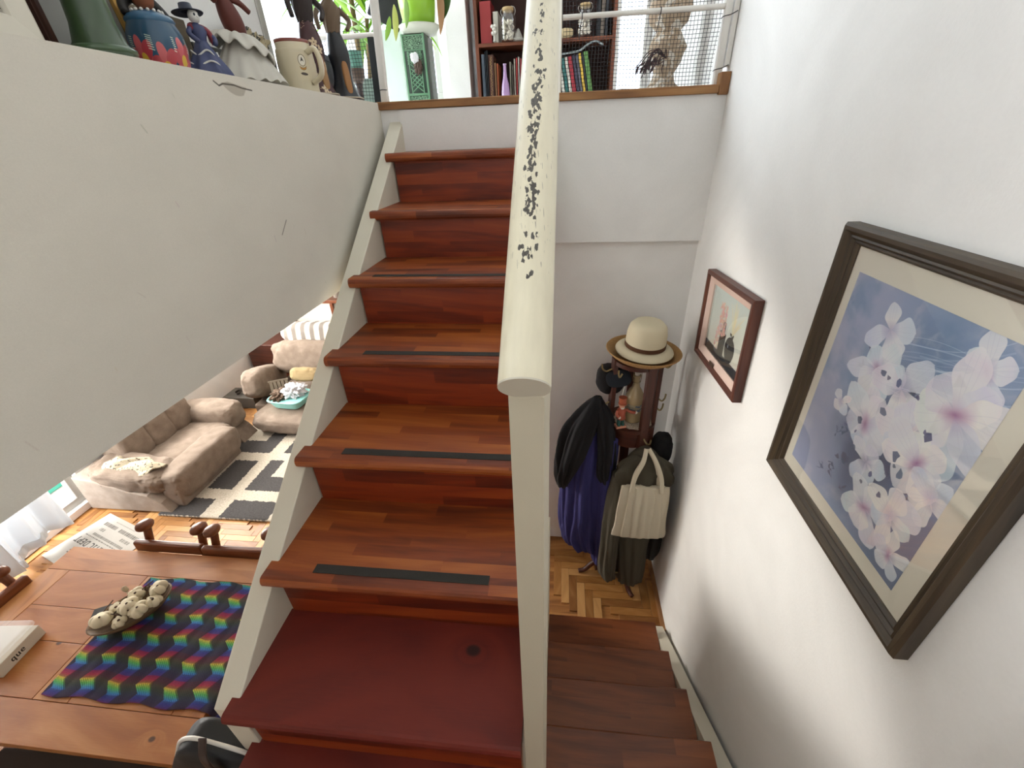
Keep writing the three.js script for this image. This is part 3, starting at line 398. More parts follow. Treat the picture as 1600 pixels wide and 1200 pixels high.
{ // bottle, figure, doily on the shelf
  const y = 1.281;
  const d = mesh('doily', uvBox(sheet((u, v) => { const a = u * 2 * PI, r = v * 0.102 * (1 + 0.04 * Math.sin(a * 14) * v); return V(SX + 0.01 + Math.cos(a) * r, y + 0.003 + 0.002 * Math.sin(a * 7) * v, SZ + 0.01 + Math.sin(a) * r); }, 64, 6, 0.0015), 'x'), std(0xffffff, 0.95, { map: dataTex(128, 128, (u, v) => (NZ.noise(u * 26, v * 26, 2) > 0.22 ? [120, 100, 84] : [205, 192, 172]), 0.12, 0.12) })); tag(d, 'white crocheted doily on the coat stand shelf', 'doily');
  const b = thing('bottle', 'tan stoneware swing-top bottle on the coat stand shelf', 'bottle', [SX + 0.005, y + 0.006, SZ + 0.015]);
  mesh('body', lathe([[0, 0], [0.046, 0.001], [0.05, 0.008], [0.05, 0.13], [0.047, 0.155], [0.034, 0.185], [0.02, 0.205], [0.016, 0.23], [0.0155, 0.262], [0.019, 0.264], [0.019, 0.276], [0, 0.277]], 36), phys(0xb59f78, 0.25, { clearcoat: 0.6 }), b);
  mesh('label', lathe([[0.0502, 0.075], [0.0505, 0.076], [0.0505, 0.115], [0.0502, 0.116]], 36), std(0xffffff, 0.6, { map: dataTex(128, 64, (u, v) => (fbm(u * 9, v * 6, 4, 3) > 0.02 ? [92, 112, 130] : [172, 160, 132])) }), b);
  mesh('stopper', [ball(0, 0.288, 0, 0.015, 0.013, 0.015), at(new THREE.CylinderGeometry(0.012, 0.014, 0.014, 16), 0, 0.278, 0)], std(0xe3ded2, 0.3), b);
  mesh('wire_bail', [tube([[-0.019, 0.235, 0], [-0.021, 0.27, 0.004], [-0.015, 0.302, 0.002], [0.015, 0.302, 0.002], [0.021, 0.27, 0.004], [0.019, 0.235, 0]], 0.0016, 30, 6), at(new THREE.TorusGeometry(0.0178, 0.0016, 6, 24), 0, 0.236, 0, PI / 2), tube([[-0.01, 0.3, 0.002], [-0.013, 0.318, 0.01], [0.013, 0.318, 0.01], [0.01, 0.3, 0.002]], 0.0016, 20, 6)], brass, b);
  const f = thing('toy_soldier', 'small painted wooden toy figure with red coat on the shelf edge', 'figurine', [SX - 0.068, y, SZ + 0.085], 0.3);
  const red = std(0xa8533c, 0.45), skin = std(0xd29a80, 0.5), wht = std(0xd9d4c8, 0.5), grn = std(0x2d5c55, 0.45);
  mesh('stand', bx(-0.028, 0, -0.02, 0.028, 0.014, 0.02, 0.003), std(0xc98a72, 0.6), f);
  for (const lx of [-0.011, 0.011]) mesh('leg', [rod([lx, 0.014, 0], [lx, 0.06, 0], 0.009), ball(lx, 0.018, 0.006, 0.01, 0.007, 0.014)], grn, f);
  mesh('coat', lathe([[0, 0.056], [0.025, 0.057], [0.02, 0.085], [0.024, 0.108], [0.016, 0.118], [0, 0.119]], 20), red, f);
  mesh('arm', taper([[0.022, 0.108, 0], [0.045, 0.096, 0.012], [0.07, 0.09, 0.016]], () => 0.0085, 10, 8), red, f); mesh('arm', taper([[-0.022, 0.108, 0], [-0.03, 0.09, 0.01], [-0.02, 0.075, 0.018]], () => 0.0085, 10, 8), red, f);
  mesh('hand', ball(0.074, 0.089, 0.017, 0.01, 0.008, 0.008), wht, f); mesh('hand', ball(-0.018, 0.074, 0.019, 0.008), wht, f);
  mesh('head', [ball(0, 0.134, 0, 0.0155, 0.017, 0.015), ball(0, 0.132, 0.015, 0.003), ball(0.015, 0.135, 0, 0.004), ball(-0.015, 0.135, 0, 0.004)], skin, f);
  mesh('beard', ball(0, 0.126, 0.008, 0.011, 0.011, 0.008), wht, f);
  mesh('hat', [at(new THREE.CylinderGeometry(0.021, 0.0165, 0.04, 20), 0, 0.166, 0), at(new THREE.CylinderGeometry(0.0215, 0.0215, 0.005, 20), 0, 0.149, 0.002)], std(0xa8583c, 0.4), f);
  mesh('pole', rod([0.0, 0.19, -0.012], [0.02, 0.27, -0.02], 0.002), wht, f);
}
{ // garments
  const wr = (n, a0, s, top = 0.2, a = a0 * 1.7) => (th, t) => 1 + a * sm(0, top + 0.15, t) * Math.sin(n * th + s + 2.2 * Math.sin(t * 3 + s)) + a * 0.7 * Math.sin((n * 2 + 1) * th - s * 2 + t * 5) * sm(0.1, 0.5, t) + 0.16 * fbm(Math.cos(th) * 2.4 + s, t * 5, Math.sin(th) * 2.4, 3);
  const nv = thing('jacket', 'navy blue jacket hanging on the left of the coat stand', 'jacket', [0, 0, 0]);
  const nm = cloth(0x35336a);
  mesh('body', uvBox(loft([[1.36, SX - 0.2, SZ + 0.0, 0.03, 0.03], [1.27, SX - 0.21, SZ + 0.02, 0.085, 0.06], [1.1, SX - 0.215, SZ + 0.04, 0.1, 0.075], [0.85, SX - 0.225, SZ + 0.04, 0.105, 0.085], [0.6, SX - 0.225, SZ + 0.04, 0.115, 0.09], [0.4, SX - 0.23, SZ + 0.03, 0.12, 0.09], [0.28, SX - 0.2, SZ + 0.03, 0.1, 0.08]], wr(7, 0.06, 1.3), 96, 60), 'y'), nm, nv);
  mesh('sleeve', uvBox(loft([[1.2, SX - 0.11, SZ + 0.06, 0.05, 0.05], [0.95, SX - 0.12, SZ + 0.09, 0.05, 0.05], [0.6, SX - 0.125, SZ + 0.09, 0.047, 0.047], [0.25, SX - 0.115, SZ + 0.08, 0.042, 0.042], [0.17, SX - 0.11, SZ + 0.08, 0.035, 0.035]], wr(4, 0.08, 0.4, 0), 48, 50), 'y'), nm, nv);
  mesh('sleeve', uvBox(loft([[1.2, SX - 0.3, SZ + 0.02, 0.04, 0.05], [0.9, SX - 0.32, SZ + 0.03, 0.045, 0.05], [0.55, SX - 0.325, SZ + 0.03, 0.05, 0.05], [0.35, SX - 0.31, SZ + 0.03, 0.045, 0.045], [0.3, SX - 0.3, SZ + 0.03, 0.03, 0.03]], wr(4, 0.09, 2.1, 0), 48, 40), 'y'), nm, nv);
  const sc = thing('scarf', 'black shawl draped over the navy jacket', 'scarf', [0, 0, 0]), bm = cloth(0x141418);
  mesh('drape', uvBox(loft([[1.43, SX - 0.19, SZ + 0.03, 0.022, 0.022], [1.38, SX - 0.215, SZ + 0.05, 0.06, 0.05], [1.25, SX - 0.27, SZ + 0.06, 0.09, 0.07], [1.08, SX - 0.315, SZ + 0.07, 0.082, 0.065], [0.92, SX - 0.35, SZ + 0.07, 0.055, 0.05], [0.83, SX - 0.365, SZ + 0.07, 0.03, 0.03]], wr(6, 0.09, 0.2, 0), 80, 50), 'y'), bm, sc);
  mesh('drape', uvBox(loft([[1.41, SX - 0.18, SZ + 0.05, 0.022, 0.022], [1.33, SX - 0.155, SZ + 0.08, 0.045, 0.045], [1.15, SX - 0.135, SZ + 0.1, 0.048, 0.045], [0.98, SX - 0.13, SZ + 0.115, 0.042, 0.036], [0.9, SX - 0.12, SZ + 0.12, 0.018, 0.018]], wr(5, 0.1, 1.1, 0), 64, 40), 'y'), bm, sc);
  const ol = thing('jacket', 'dark olive jacket with hood hanging behind the canvas tote', 'jacket', [0, 0, 0]), om = cloth(0x4a4437);
  mesh('body', uvBox(loft([[1.18, SX + 0.07, SZ + 0.13, 0.03, 0.02], [1.1, SX + 0.07, SZ + 0.13, 0.09, 0.05], [0.95, SX + 0.07, SZ + 0.13, 0.115, 0.06], [0.7, SX + 0.07, SZ + 0.13, 0.115, 0.06], [0.45, SX + 0.07, SZ + 0.13, 0.105, 0.06], [0.2, SX + 0.085, SZ + 0.135, 0.085, 0.055], [0.08, SX + 0.09, SZ + 0.135, 0.075, 0.05]], wr(6, 0.05, 0.8), 96, 60), 'y'), om, ol);
  mesh('hood', uvBox(loft([[1.15, SX + 0.08, SZ + 0.155, 0.05, 0.03], [1.09, SX + 0.075, SZ + 0.165, 0.13, 0.045], [1.02, SX + 0.07, SZ + 0.165, 0.145, 0.05], [0.94, SX + 0.07, SZ + 0.16, 0.13, 0.045], [0.88, SX + 0.07, SZ + 0.15, 0.09, 0.03]], wr(5, 0.07, 2.4, 0), 80, 36), 'y'), om, ol);
  mesh('sleeve', uvBox(loft([[1.0, SX - 0.045, SZ + 0.14, 0.045, 0.045], [0.75, SX - 0.06, SZ + 0.165, 0.055, 0.05], [0.45, SX - 0.07, SZ + 0.17, 0.052, 0.05], [0.2, SX - 0.065, SZ + 0.16, 0.052, 0.05], [0.12, SX - 0.05, SZ + 0.155, 0.04, 0.04]], wr(4, 0.06, 0.1, 0), 56, 44), 'y'), om, ol);
  mesh('sleeve', uvBox(loft([[1.0, SX + 0.18, SZ + 0.1, 0.04, 0.04], [0.7, SX + 0.2, SZ + 0.11, 0.045, 0.045], [0.4, SX + 0.205, SZ + 0.12, 0.044, 0.044], [0.3, SX + 0.2, SZ + 0.12, 0.03, 0.03]], wr(4, 0.06, 3.1, 0), 56, 40), 'y'), cloth(0x1d1a17), ol);
  const bg = mesh('pouch', uvBox(at(blob(0.11, 0.2, 0.1, 0.7, 0.01, 10, 5), SX + 0.175, 1.12, SZ + 0.05), 'y'), cloth(0x121214)); tag(bg, 'black pouch hanging on the right of the coat stand', 'bag');
  // canvas tote
  const tt = thing('tote_bag', 'cream canvas tote bag hanging in front of the olive jacket', 'bag', [SX + 0.075, 0.60, SZ + 0.225]), cm = cloth(0xcfc4ad);
  mesh('pouch', uvBox(loft([[0.0, 0, 0, 0.145, 0.012], [0.02, 0, 0, 0.15, 0.03], [0.1, 0, 0.003, 0.143, 0.036], [0.22, 0, 0.004, 0.135, 0.034], [0.33, 0.003, 0.003, 0.128, 0.026], [0.39, 0.004, 0.0, 0.122, 0.016]], (th, t) => 1 + 0.05 * Math.sin(9 * th + 3 * t) * (0.4 + t) + 0.16 * Math.sin(th) * Math.sin(10 * Math.cos(th) * 2 + 2 * t) * (0.3 + 0.7 * t) + 0.07 * fbm(Math.cos(th) * 3, t * 3, 2, 3), 120, 50), 'y'), cm, tt);
  const strap = (x, z) => { const c = curve([[x * 0.5, 0.37, z], [x * 0.42, 0.47, z * 0.8], [x * 0.2, 0.57, z * 0.4], [x * 0.04 - 0.012, 0.632, -0.02]]); return sheet((u, v) => { const p = c.getPoint(v), tg = c.getTangent(v), s = V(tg.y, -tg.x, 0).normalize(); return p.addScaledVector(s, (u - 0.5) * 0.021).add(V(0, 0, 0.003 * Math.sin(u * PI))); }, 4, 24, 0.004); };
  for (const [x, z] of [[-0.15, 0.028], [0.17, 0.028], [-0.13, -0.018], [0.15, -0.018]]) mesh('strap', uvBox(strap(x, z), 'y'), cm, tt);
}
// ---------------------------------------------------------------- dining table
const pine = [0, 1, 2].map((i) => std(0xffffff, 0.42, { map: woodTex([0xa96d3c, 0xa06434, 0xb17846][i], 0x7f4a24, 0xc08c54, { seed: 90 + i, ring: 16, contrast: 0.75, sx: 1.3, sy: 0.35, knots: i === 2 ? [[0.22, 0.09, 0.014], [0.62, 0.22, 0.01]] : i === 1 ? [[0.31, 0.27, 0.013], [0.9, 0.12, 0.012]] : [] }) }));
const chairWood = std(0xffffff, 0.35, { map: woodTex(0x6e3b20, 0x45200f, 0x8c5330, { seed: 95, ring: 30 }) });
{
  const t = thing('dining_table', 'pine dining table with framed plank top', 'table', [-2.01, 0, -0.925]);
  const X0 = -0.675, X1 = 0.675, Z0 = -0.421, Z1 = 0.425, fx = 0.135, fz = 0.142, g = 0.0022, y0 = 0.718, y1 = 0.75;
  let i = 0; const board = (x0, z0, x1, z1, gr = 'x') => { mesh('plank', uvBox(bx(x0 + g / 2, y0, z0 + g / 2, x1 - g / 2, y1, z1 - g / 2, 0.002), gr, [i * 0.37, i * 0.11]), pine[i % 3], t); i++; };
  board(X0, Z0, X1, Z0 + fz); board(X0, Z1 - fz, X1, Z1); board(X0, Z0 + fz, X0 + fx, Z1 - fz, 'z'); board(X1 - fx, Z0 + fz, X1, Z1 - fz, 'z');
  const zs = [Z0 + fz, -0.088, 0.066, Z1 - fz]; for (let k = 0; k < 3; k++) { board(X0 + fx, zs[k], -0.08, zs[k + 1]); board(-0.08, zs[k], 0.08, zs[k + 1], 'z'); board(0.08, zs[k], X1 - fx, zs[k + 1]); }
  mesh('under_panel', uvBox(bx(X0 + 0.02, 0.70, Z0 + 0.02, X1 - 0.02, 0.7179, Z1 - 0.02)), pine[1], t);
  for (const [a, b, c, d] of [[X0 + 0.05, Z0 + 0.05, X1 - 0.05, Z0 + 0.075], [X0 + 0.05, Z1 - 0.075, X1 - 0.05, Z1 - 0.05], [X0 + 0.05, Z0 + 0.075, X0 + 0.075, Z1 - 0.075], [X1 - 0.075, Z0 + 0.075, X1 - 0.05, Z1 - 0.075]]) mesh('apron', uvBox(bx(a, 0.60, b, c, 0.70, d)), pine[1], t);
  for (const x of [X0 + 0.08, X1 - 0.08]) for (const z of [Z0 + 0.08, Z1 - 0.08]) mesh('leg', uvBox(at(lathe([[0, 0], [0.025, 0.001], [0.03, 0.05], [0.04, 0.2], [0.03, 0.36], [0.042, 0.42], [0.042, 0.7], [0, 0.7]], 16), x, 0, z), 'y'), pine[0], t);
}
function makeChair(label, pos, turn) {   // back at local -z, seat towards +z
  const t = thing('dining_chair', label, 'chair', pos, turn, 'dining chairs round the pine table');
  mesh('seat', uvBox(bx(-0.19, 0.42, 0.03, 0.19, 0.455, 0.41, 0.01)), chairWood, t);
  for (const x of [-0.165, 0.165]) { mesh('leg', uvBox(rod([x, 0, 0.38], [x, 0.42, 0.36], 0.017, 0.021), 'y'), chairWood, t);
    const p = mesh('back_post', uvBox(taper([[x, 0.0, 0.0], [x, 0.4, 0.03], [x, 0.68, 0.005], [x, 0.80, -0.025], [x, 0.845, -0.04]], () => 0.02, 30, 12), 'y'), chairWood, t);
    mesh('finial', uvBox(at(blob(0.062, 0.06, 0.1, 0.85), x, 0.853, -0.03, -0.35, 0.12), 'z'), chairWood, p); }
  mesh('top_rail', uvBox(bx(-0.205, 0.725, 0.012, 0.205, 0.795, 0.047, 0.012, 3)), chairWood, t);
  mesh('lower_rail', uvBox(bx(-0.15, 0.55, 0.005, 0.15, 0.59, 0.025, 0.006)), chairWood, t);
  mesh('stretcher', uvBox(rod([-0.165, 0.2, 0.38], [0.165, 0.2, 0.38], 0.011), 'x'), chairWood, t);
  for (const x of [-0.165, 0.165]) mesh('stretcher', uvBox(rod([x, 0.22, 0.01], [x, 0.22, 0.38], 0.011), 'z'), chairWood, t);
  return t;
}
makeChair('brown wooden chair at the far side of the table, nearer the window', [-2.11, 0, -1.405], 0);
makeChair('brown wooden chair at the far side of the table, nearer the stairs', [-1.695, 0, -1.40], 0.02);
makeChair('dark wooden chair at the window end of the pine table', [-2.735, 0, -0.93], PI / 2);
{ const t = thing('bench', 'low bench with dark tweed cushion at the near side of the table', 'bench', [-1.9, 0, -0.42]); mesh('seat', uvBox(bx(-0.5, 0.36, -0.17, 0.5, 0.4, 0.17, 0.006)), chairWood, t); mesh('cushion', uvBox(at(blob(0.9, 0.06, 0.33, 0.3, 0.004, 8, 2), 0, 0.43, 0)), cloth(0x4a3f37, { bumpScale: 0.004 }), t); for (const x of [-0.44, 0.44]) for (const z of [-0.13, 0.13]) mesh('leg', uvBox(bx(x - 0.022, 0, z - 0.022, x + 0.022, 0.36, z + 0.022, 0.003), 'y'), chairWood, t); }
{ // woven runner, hanging over the stair end of the table
  const tx = canvasTex(1024, 704, (c, W, H) => {
    c.fillStyle = '#241a38'; c.fillRect(0, 0, W, H); const cols = 7, rows = 5.5, cw = W / cols, rh = H / rows, hue = [[150, 30, 90], [190, 50, 70], [170, 160, 50], [70, 150, 70], [40, 110, 150], [50, 60, 150], [90, 50, 130]];
    const band = (f) => { const q = clamp(f) * (hue.length - 1), i = Math.min(hue.length - 2, Math.floor(q)); return mix(hue[i], hue[i + 1], q - i); };
    const id = c.createImageData(W, H), zig = (f) => (f < 0.5 ? 0.5 - f : 0) * 1.1;
    for (let j = 0; j < H; j++) for (let i = 0; i < W; i++) {
      const row = j / rh, f = row - Math.floor(row), sh = -(f < 0.32 ? 0.145 * f / 0.32 : f < 0.68 ? 0.145 - 0.29 * (f - 0.32) / 0.36 : -0.145 + 0.145 * (f - 0.68) / 0.32) * cw, q = (i + sh) / cw, col = Math.floor(q), inb = q - col; let b = band((1.02 - f) % 1), lit = inb < 0.5;
      let m = lit ? 1.1 : 0.55; if (!lit) b = mix(b, [74, 58, 70], 0.6); const hole = Math.sin(i * 0.62) * Math.sin(j * 0.62); m *= lit ? (f > 0.28 && f < 0.72 ? (hole > 0.45 ? 0.35 : 1.1) : 0.72) : (hole > 0.5 ? 0.8 : 1); m *= 0.94 + 0.14 * NZ.noise(i * 0.09, j * 0.3, 2); if (inb > 0.44 && inb < 0.5) m *= 0.6;
      const k = (j * W + i) * 4; id.data[k] = b[0] * m + 8; id.data[k + 1] = b[1] * m + 5; id.data[k + 2] = b[2] * m + 12; id.data[k + 3] = 255;
    } c.putImageData(id, 0, 0);
  });
  const L = 0.735 + 0.16, g = sheet((u, v) => { const s = u * L, z = lerp(-1.195, -0.66, v) + 0.006 * Math.sin(u * 23), wav = 0.0035 * Math.abs(Math.sin(u * 40 + v * 3)) ; let x = -2.065 + s, y = 0.7535 + wav; const over = s - 0.735; if (over > 0) { x = -1.33 + 0.006 + Math.min(over, 0.02) * 0.5 + 0.012 * Math.sin(v * 17) * over / 0.16; y = 0.752 - over; } else if (over > -0.03) y = 0.7535 + wav * (-over / 0.03); return V(x, y, z + (over > 0 ? 0.03 * over * Math.sin(v * 11) : 0)); }, 90, 40, 0.003);
  const m = mesh('table_runner', g, std(0xffffff, 0.95, { map: tx, bumpMap: bumpCloth, bumpScale: 0.002 })); tag(m, 'rainbow zigzag woven runner across the pine table', 'runner');
}
{ // bowl of dried cotton heads
  const t = thing('bowl', 'oval basket bowl of dried cotton heads on the rainbow runner', 'bowl', [-1.955, 0.757, -1.0], 0.86);
  const wicker = std(0xffffff, 0.6, { map: woodTex(0x7d6346, 0x4f3a26, 0xa88e68, { seed: 101, ring: 60 }) });
  const b = lathe([[0, 0], [0.07, 0.002], [0.11, 0.02], [0.135, 0.05], [0.14, 0.06], [0.133, 0.058], [0.105, 0.026], [0.06, 0.01], [0, 0.009]], 48).scale(1.15, 1, 0.66); mesh('dish', uvBox(b, 'x'), wicker, t);
  const r = rng(33), cot = std(0xd9cfb4, 0.9, { bumpMap: bumpFine, bumpScale: 0.001 }), twig = std(0x4d3a2e, 0.9);
  const head = (x, y, z, s) => { const g = blob(0.074 * s, 0.058 * s, 0.074 * s, 1, 0, 6, 0, 10, (v) => { const a = Math.atan2(v.z, v.x), f = 0.64 + 0.38 * Math.pow(Math.abs(Math.sin(a * 2.5)), 0.6); return V(v.x * f, v.y * (1 - 0.25 * Math.exp(-(v.x * v.x + v.z * v.z) / (0.0004 * s * s))), v.z * f); }); const h = mesh('cotton_head', at(g, x, y, z, (r() - 0.5) * 0.9 + 0.25, r() * 6, (r() - 0.5) * 0.8), cot, t); mesh('seed_eye', ball(x + 0.004, y + 0.024 * s, z + 0.012, 0.006, 0.004, 0.006, 8, 6), twig, h); };
  for (const [x, z, s, y] of [[0.115, -0.0, 1.1, 0.085], [0.03, -0.045, 1.05, 0.075], [0.0, 0.015, 1.15, 0.09], [0.085, 0.05, 0.95, 0.072], [0.03, 0.06, 1.1, 0.08], [-0.1, 0.0, 1.15, 0.08], [-0.045, 0.05, 0.85, 0.062], [-0.05, -0.045, 0.8, 0.06]]) head(x, y, z, s);
  for (let k = 0; k < 22; k++) { const x = (r() - 0.5) * 0.22, z = (r() - 0.5) * 0.12, y = 0.045 + r() * 0.03; mesh('twig', tube([[x, y, z], [x + (r() - 0.5) * 0.04, y + 0.02, z + (r() - 0.5) * 0.04], [x + (r() - 0.5) * 0.07, y + 0.03 + r() * 0.02, z + (r() - 0.5) * 0.07]], 0.0025, 8, 5), twig, t); }
  mesh('pine_cone', [at(blob(0.022, 0.05, 0.022, 1, 0.004, 60, 3), 0.0, 0.095, -0.1, 0.4), rod([0.0, 0.03, -0.06], [0.0, 0.08, -0.095], 0.003)], std(0xb2a189, 0.9), t);
  const c = mesh('card', at(bx(-0.05, 0, -0.035, 0.05, 0.004, 0.035, 0.001, 1), -2.135, 0.7505, -1.005, 0, 0.5)); tag(c, 'small black card lying under the oval bowl', 'card'); c.material = std(0x2a2926, 0.7);
}
{ // white box with a clear lid
  const t = thing('box', 'white cardboard box with dark lettering and clear lid at the table edge', 'box', [-2.44, 0.75, -0.79], 0.1), wm = std(0xcfc9ba, 0.7);
  mesh('carton', bx(-0.13, 0, -0.09, 0.13, 0.06, 0.1, 0.003), wm, t);
  mesh('lid', [bx(-0.125, 0.061, -0.1, 0.11, 0.085, 0.06, 0.006)], phys(0xffffff, 0.1, { transmission: 0.9, thickness: 0 }), t);
  const tx = canvasTex(256, 64, (c, W, H) => { c.fillStyle = '#cfc9ba'; c.fillRect(0, 0, W, H); c.fillStyle = '#2b2723'; c.font = 'bold 52px sans-serif'; c.fillText('que', 80, 46); });
  mesh('lettering', at(new THREE.PlaneGeometry(0.16, 0.04), 0.1307, 0.03, 0.02, 0, PI / 2), std(0xffffff, 0.7, { map: tx }), t);
}
{ // black bag by the foot of the stringer
  const t = thing('handbag', 'black bag with white piping and gold tag beside the stair foot', 'bag', [-0.905, 0.93, -0.41]);
  mesh('body', uvBox(at(blob(0.27, 0.40, 0.1, 0.35, 0.004, 6, 7), 0, 0.2, 0, 0, 0, -0.5), 'y'), std(0x1b1c1e, 0.6, { bumpMap: bumpFine, bumpScale: 0.0006 }), t);
  mesh('piping', tube([[-0.128, -0.08], [-0.131, 0.06], [-0.126, 0.15], [-0.1, 0.185], [-0.03, 0.197], [0.06, 0.198]].map(([a, b]) => [a * 1.04, b * 1.03]).map(([a, b]) => [a * 0.8776 + b * 0.4794, 0.2 - a * -0.4794 * -1 + b * 0.8776, 0.012]), 0.0055, 40, 8), std(0xe5e2da, 0.5), t);
  mesh('strap', sheet((u, v) => { const c = curve([[0.045, 0.45, 0.02], [0.06, 0.42, 0.05], [0.09, 0.32, 0.055], [0.12, 0.18, 0.05]]).getPoint(v); return c.add(V((u - 0.5) * 0.022, (u - 0.5) * 0.006, 0)); }, 3, 20, 0.004), std(0x33221a, 0.5), t);
  mesh('zip_cord', tube([[0.075, 0.36, 0.06], [0.05, 0.365, 0.07], [0.01, 0.33, 0.07], [-0.02, 0.30, 0.068]], 0.002, 20, 6), std(0x9d9384, 0.5), t);
  mesh('tag', at(cbx(0.02, 0.07, 0.004, 0.002), -0.04, 0.275, 0.066, 0, 0, -0.75), std(0xb07f2c, 0.35, { metalness: 0.3 }), t);
  const s = mesh('shelf_unit', uvBox(bx(-1.06, 0, -0.56, -0.8, 0.93, -0.28, 0.004), 'y'), chairWood); tag(s, 'dark wooden cabinet under the black bag beside the stairs', 'cabinet');
}
// ---------------------------------------------------------------- living room
const suede = (c) => std(0xffffff, 0.95, { map: dataTex(256, 256, (u, v) => { const n = fbm(u * 6, v * 6, 4, 4) * 26 + NZ.noise(u * 60, v * 60, 1) * 5; return hex(c).map((x) => x + n); }, 0.5, 0.5), bumpMap: bumpFine, bumpScale: 0.001 });
const taupe = suede(0x7c6d60), taupeL = suede(0x9a8d81);
{
  const t = thing('armchair', 'taupe suede recliner armchair under the window with a throw on its arm', 'armchair', [0, 0, 0]);
  const side = [[-3.97, 0.02], [-3.21, 0.02], [-3.27, 0.12], [-3.36, 0.2], [-3.54, 0.235], [-3.8, 0.33], [-3.97, 0.36]];
  const sp = prism(side, 'z', -2.50, -2.245, 0.008); mesh('side_panel', uvBox(sp, 'x'), taupeL, t); const sp2 = prism(side, 'z', -3.42, -3.2, 0.008); mesh('side_panel', uvBox(sp2, 'x'), taupe, t);
  const ruck = (f) => (v) => V(v.x, v.y + 0.008 * Math.sin(v.x * f) * Math.cos(v.z * 9), v.z + 0.005 * Math.sin(v.x * f * 0.7));
  mesh('arm_pad', uvBox(at(blob(0.66, 0.19, 0.33, 0.5, 0.012, 9, 1, 20, ruck(38)), -3.57, 0.295, -2.42, 0, 0, -0.13)), taupe, t);
  mesh('arm_pad', uvBox(at(blob(0.64, 0.30, 0.3, 0.55, 0.012, 7, 2, 20, ruck(20)), -3.58, 0.28, -3.32, 0, 0, 0.03)), taupe, t);
  mesh('seat_cushion', uvBox(at(blob(0.66, 0.2, 0.72, 0.45, 0.01, 6, 3, 20), -3.56, 0.2, -2.87, 0, 0, 0.05)), taupe, t);
  mesh('footrest', uvBox(at(blob(0.26, 0.3, 0.8, 0.5, 0.012, 5, 4, 20, (v) => V(v.x + 0.05 * v.y, v.y, v.z)), -3.22, 0.2, -2.72)), taupe, t);
  mesh('front_panel', uvBox(bx(-3.30, 0.015, -3.06, -3.14, 0.2, -2.32, 0.02)), taupe, t);
  for (let k = 0; k < 3; k++) mesh('back_cushion', uvBox(at(blob(0.3, 0.4 - k * 0.02, 0.3, 0.55, 0.012, 7, 5 + k, 16), -3.84 + k * 0.01, 0.4, -2.66 - k * 0.235, 0, 0, 0.12)), taupe, t);
  mesh('frame', uvBox(bx(-3.98, 0.015, -3.2, -3.3, 0.12, -2.5)), taupe, t);
  const th = mesh('throw', uvBox(sheet((u, v) => { const x = lerp(-3.72, -3.32, u), w = 0.10 * (0.75 + 0.3 * Math.sin(u * 2.6)), z = lerp(-2.42 - w, -2.40 + w, v); const y = 0.415 - (x + 3.6) * 0.16 - 0.35 * Math.pow(v - 0.5, 2) + 0.018 * fbm(u * 7, v * 7, 3, 3) + 0.012 * Math.sin(u * 14 + v * 9); return V(x + 0.03 * Math.sin(v * 5), y + 0.012, z + 0.02 * Math.sin(u * 9)); }, 44, 30, 0.012)), std(0xffffff, 0.95, { map: dataTex(256, 256, (u, v) => (fbm(u * 16, v * 16, 6, 3) > 0.16 ? [96, 88, 76] : mix([178, 166, 142], [196, 186, 162], clamp(fbm(u * 5, v * 5, 1, 2) + 0.5))), 0.3, 0.3), bumpMap: bumpCloth, bumpScale: 0.002 })); tag(th, 'cream patterned throw crumpled on the armchair arm', 'blanket');
}
{
  const t = thing('sofa', 'taupe suede reclining sofa at the far side of the rug', 'sofa', [0, 0, 0]);
  mesh('footrest', uvBox(at(blob(0.95, 0.2, 0.52, 0.5, 0.012, 6, 11, 20), -2.74, 0.14, -3.56)), taupe, t);
  mesh('seat_cushion', uvBox(at(blob(1.0, 0.2, 0.5, 0.5, 0.01, 6, 12, 18), -2.7, 0.19, -3.95)), taupe, t);
  mesh('arm', uvBox(at(blob(0.27, 0.34, 0.85, 0.6, 0.012, 5, 13, 20), -3.40, 0.31, -4.0, -0.36, 0.28, 0)), taupe, t);
  mesh('arm', uvBox(at(blob(0.27, 0.34, 0.8, 0.6, 0.012, 5, 14, 16), -2.05, 0.3, -3.95, -0.3)), taupe, t);
  mesh('back_cushion', uvBox(at(blob(1.1, 0.42, 0.3, 0.55, 0.015, 4, 15, 20), -2.84, 0.49, -4.28, -0.25)), taupe, t);
  mesh('frame', uvBox(bx(-3.4, 0.015, -4.4, -2.0, 0.16, -3.7, 0.02)), taupe, t);
  const st = mesh('striped_cushion', uvBox(at(blob(0.95, 0.26, 0.26, 0.6, 0.012, 5, 16, 18), -2.82, 0.74, -4.42, -0.2)), std(0xffffff, 0.95, { map: dataTex(256, 32, (u) => { const q = (u * 4) % 1; return q < 0.42 ? [124, 116, 108] : q < 0.5 ? [156, 147, 136] : [196, 190, 180]; }, 0.46, 0.46), bumpMap: bumpCloth, bumpScale: 0.002 })); tag(st, 'grey and white striped cushion on the sofa back', 'cushion');
}
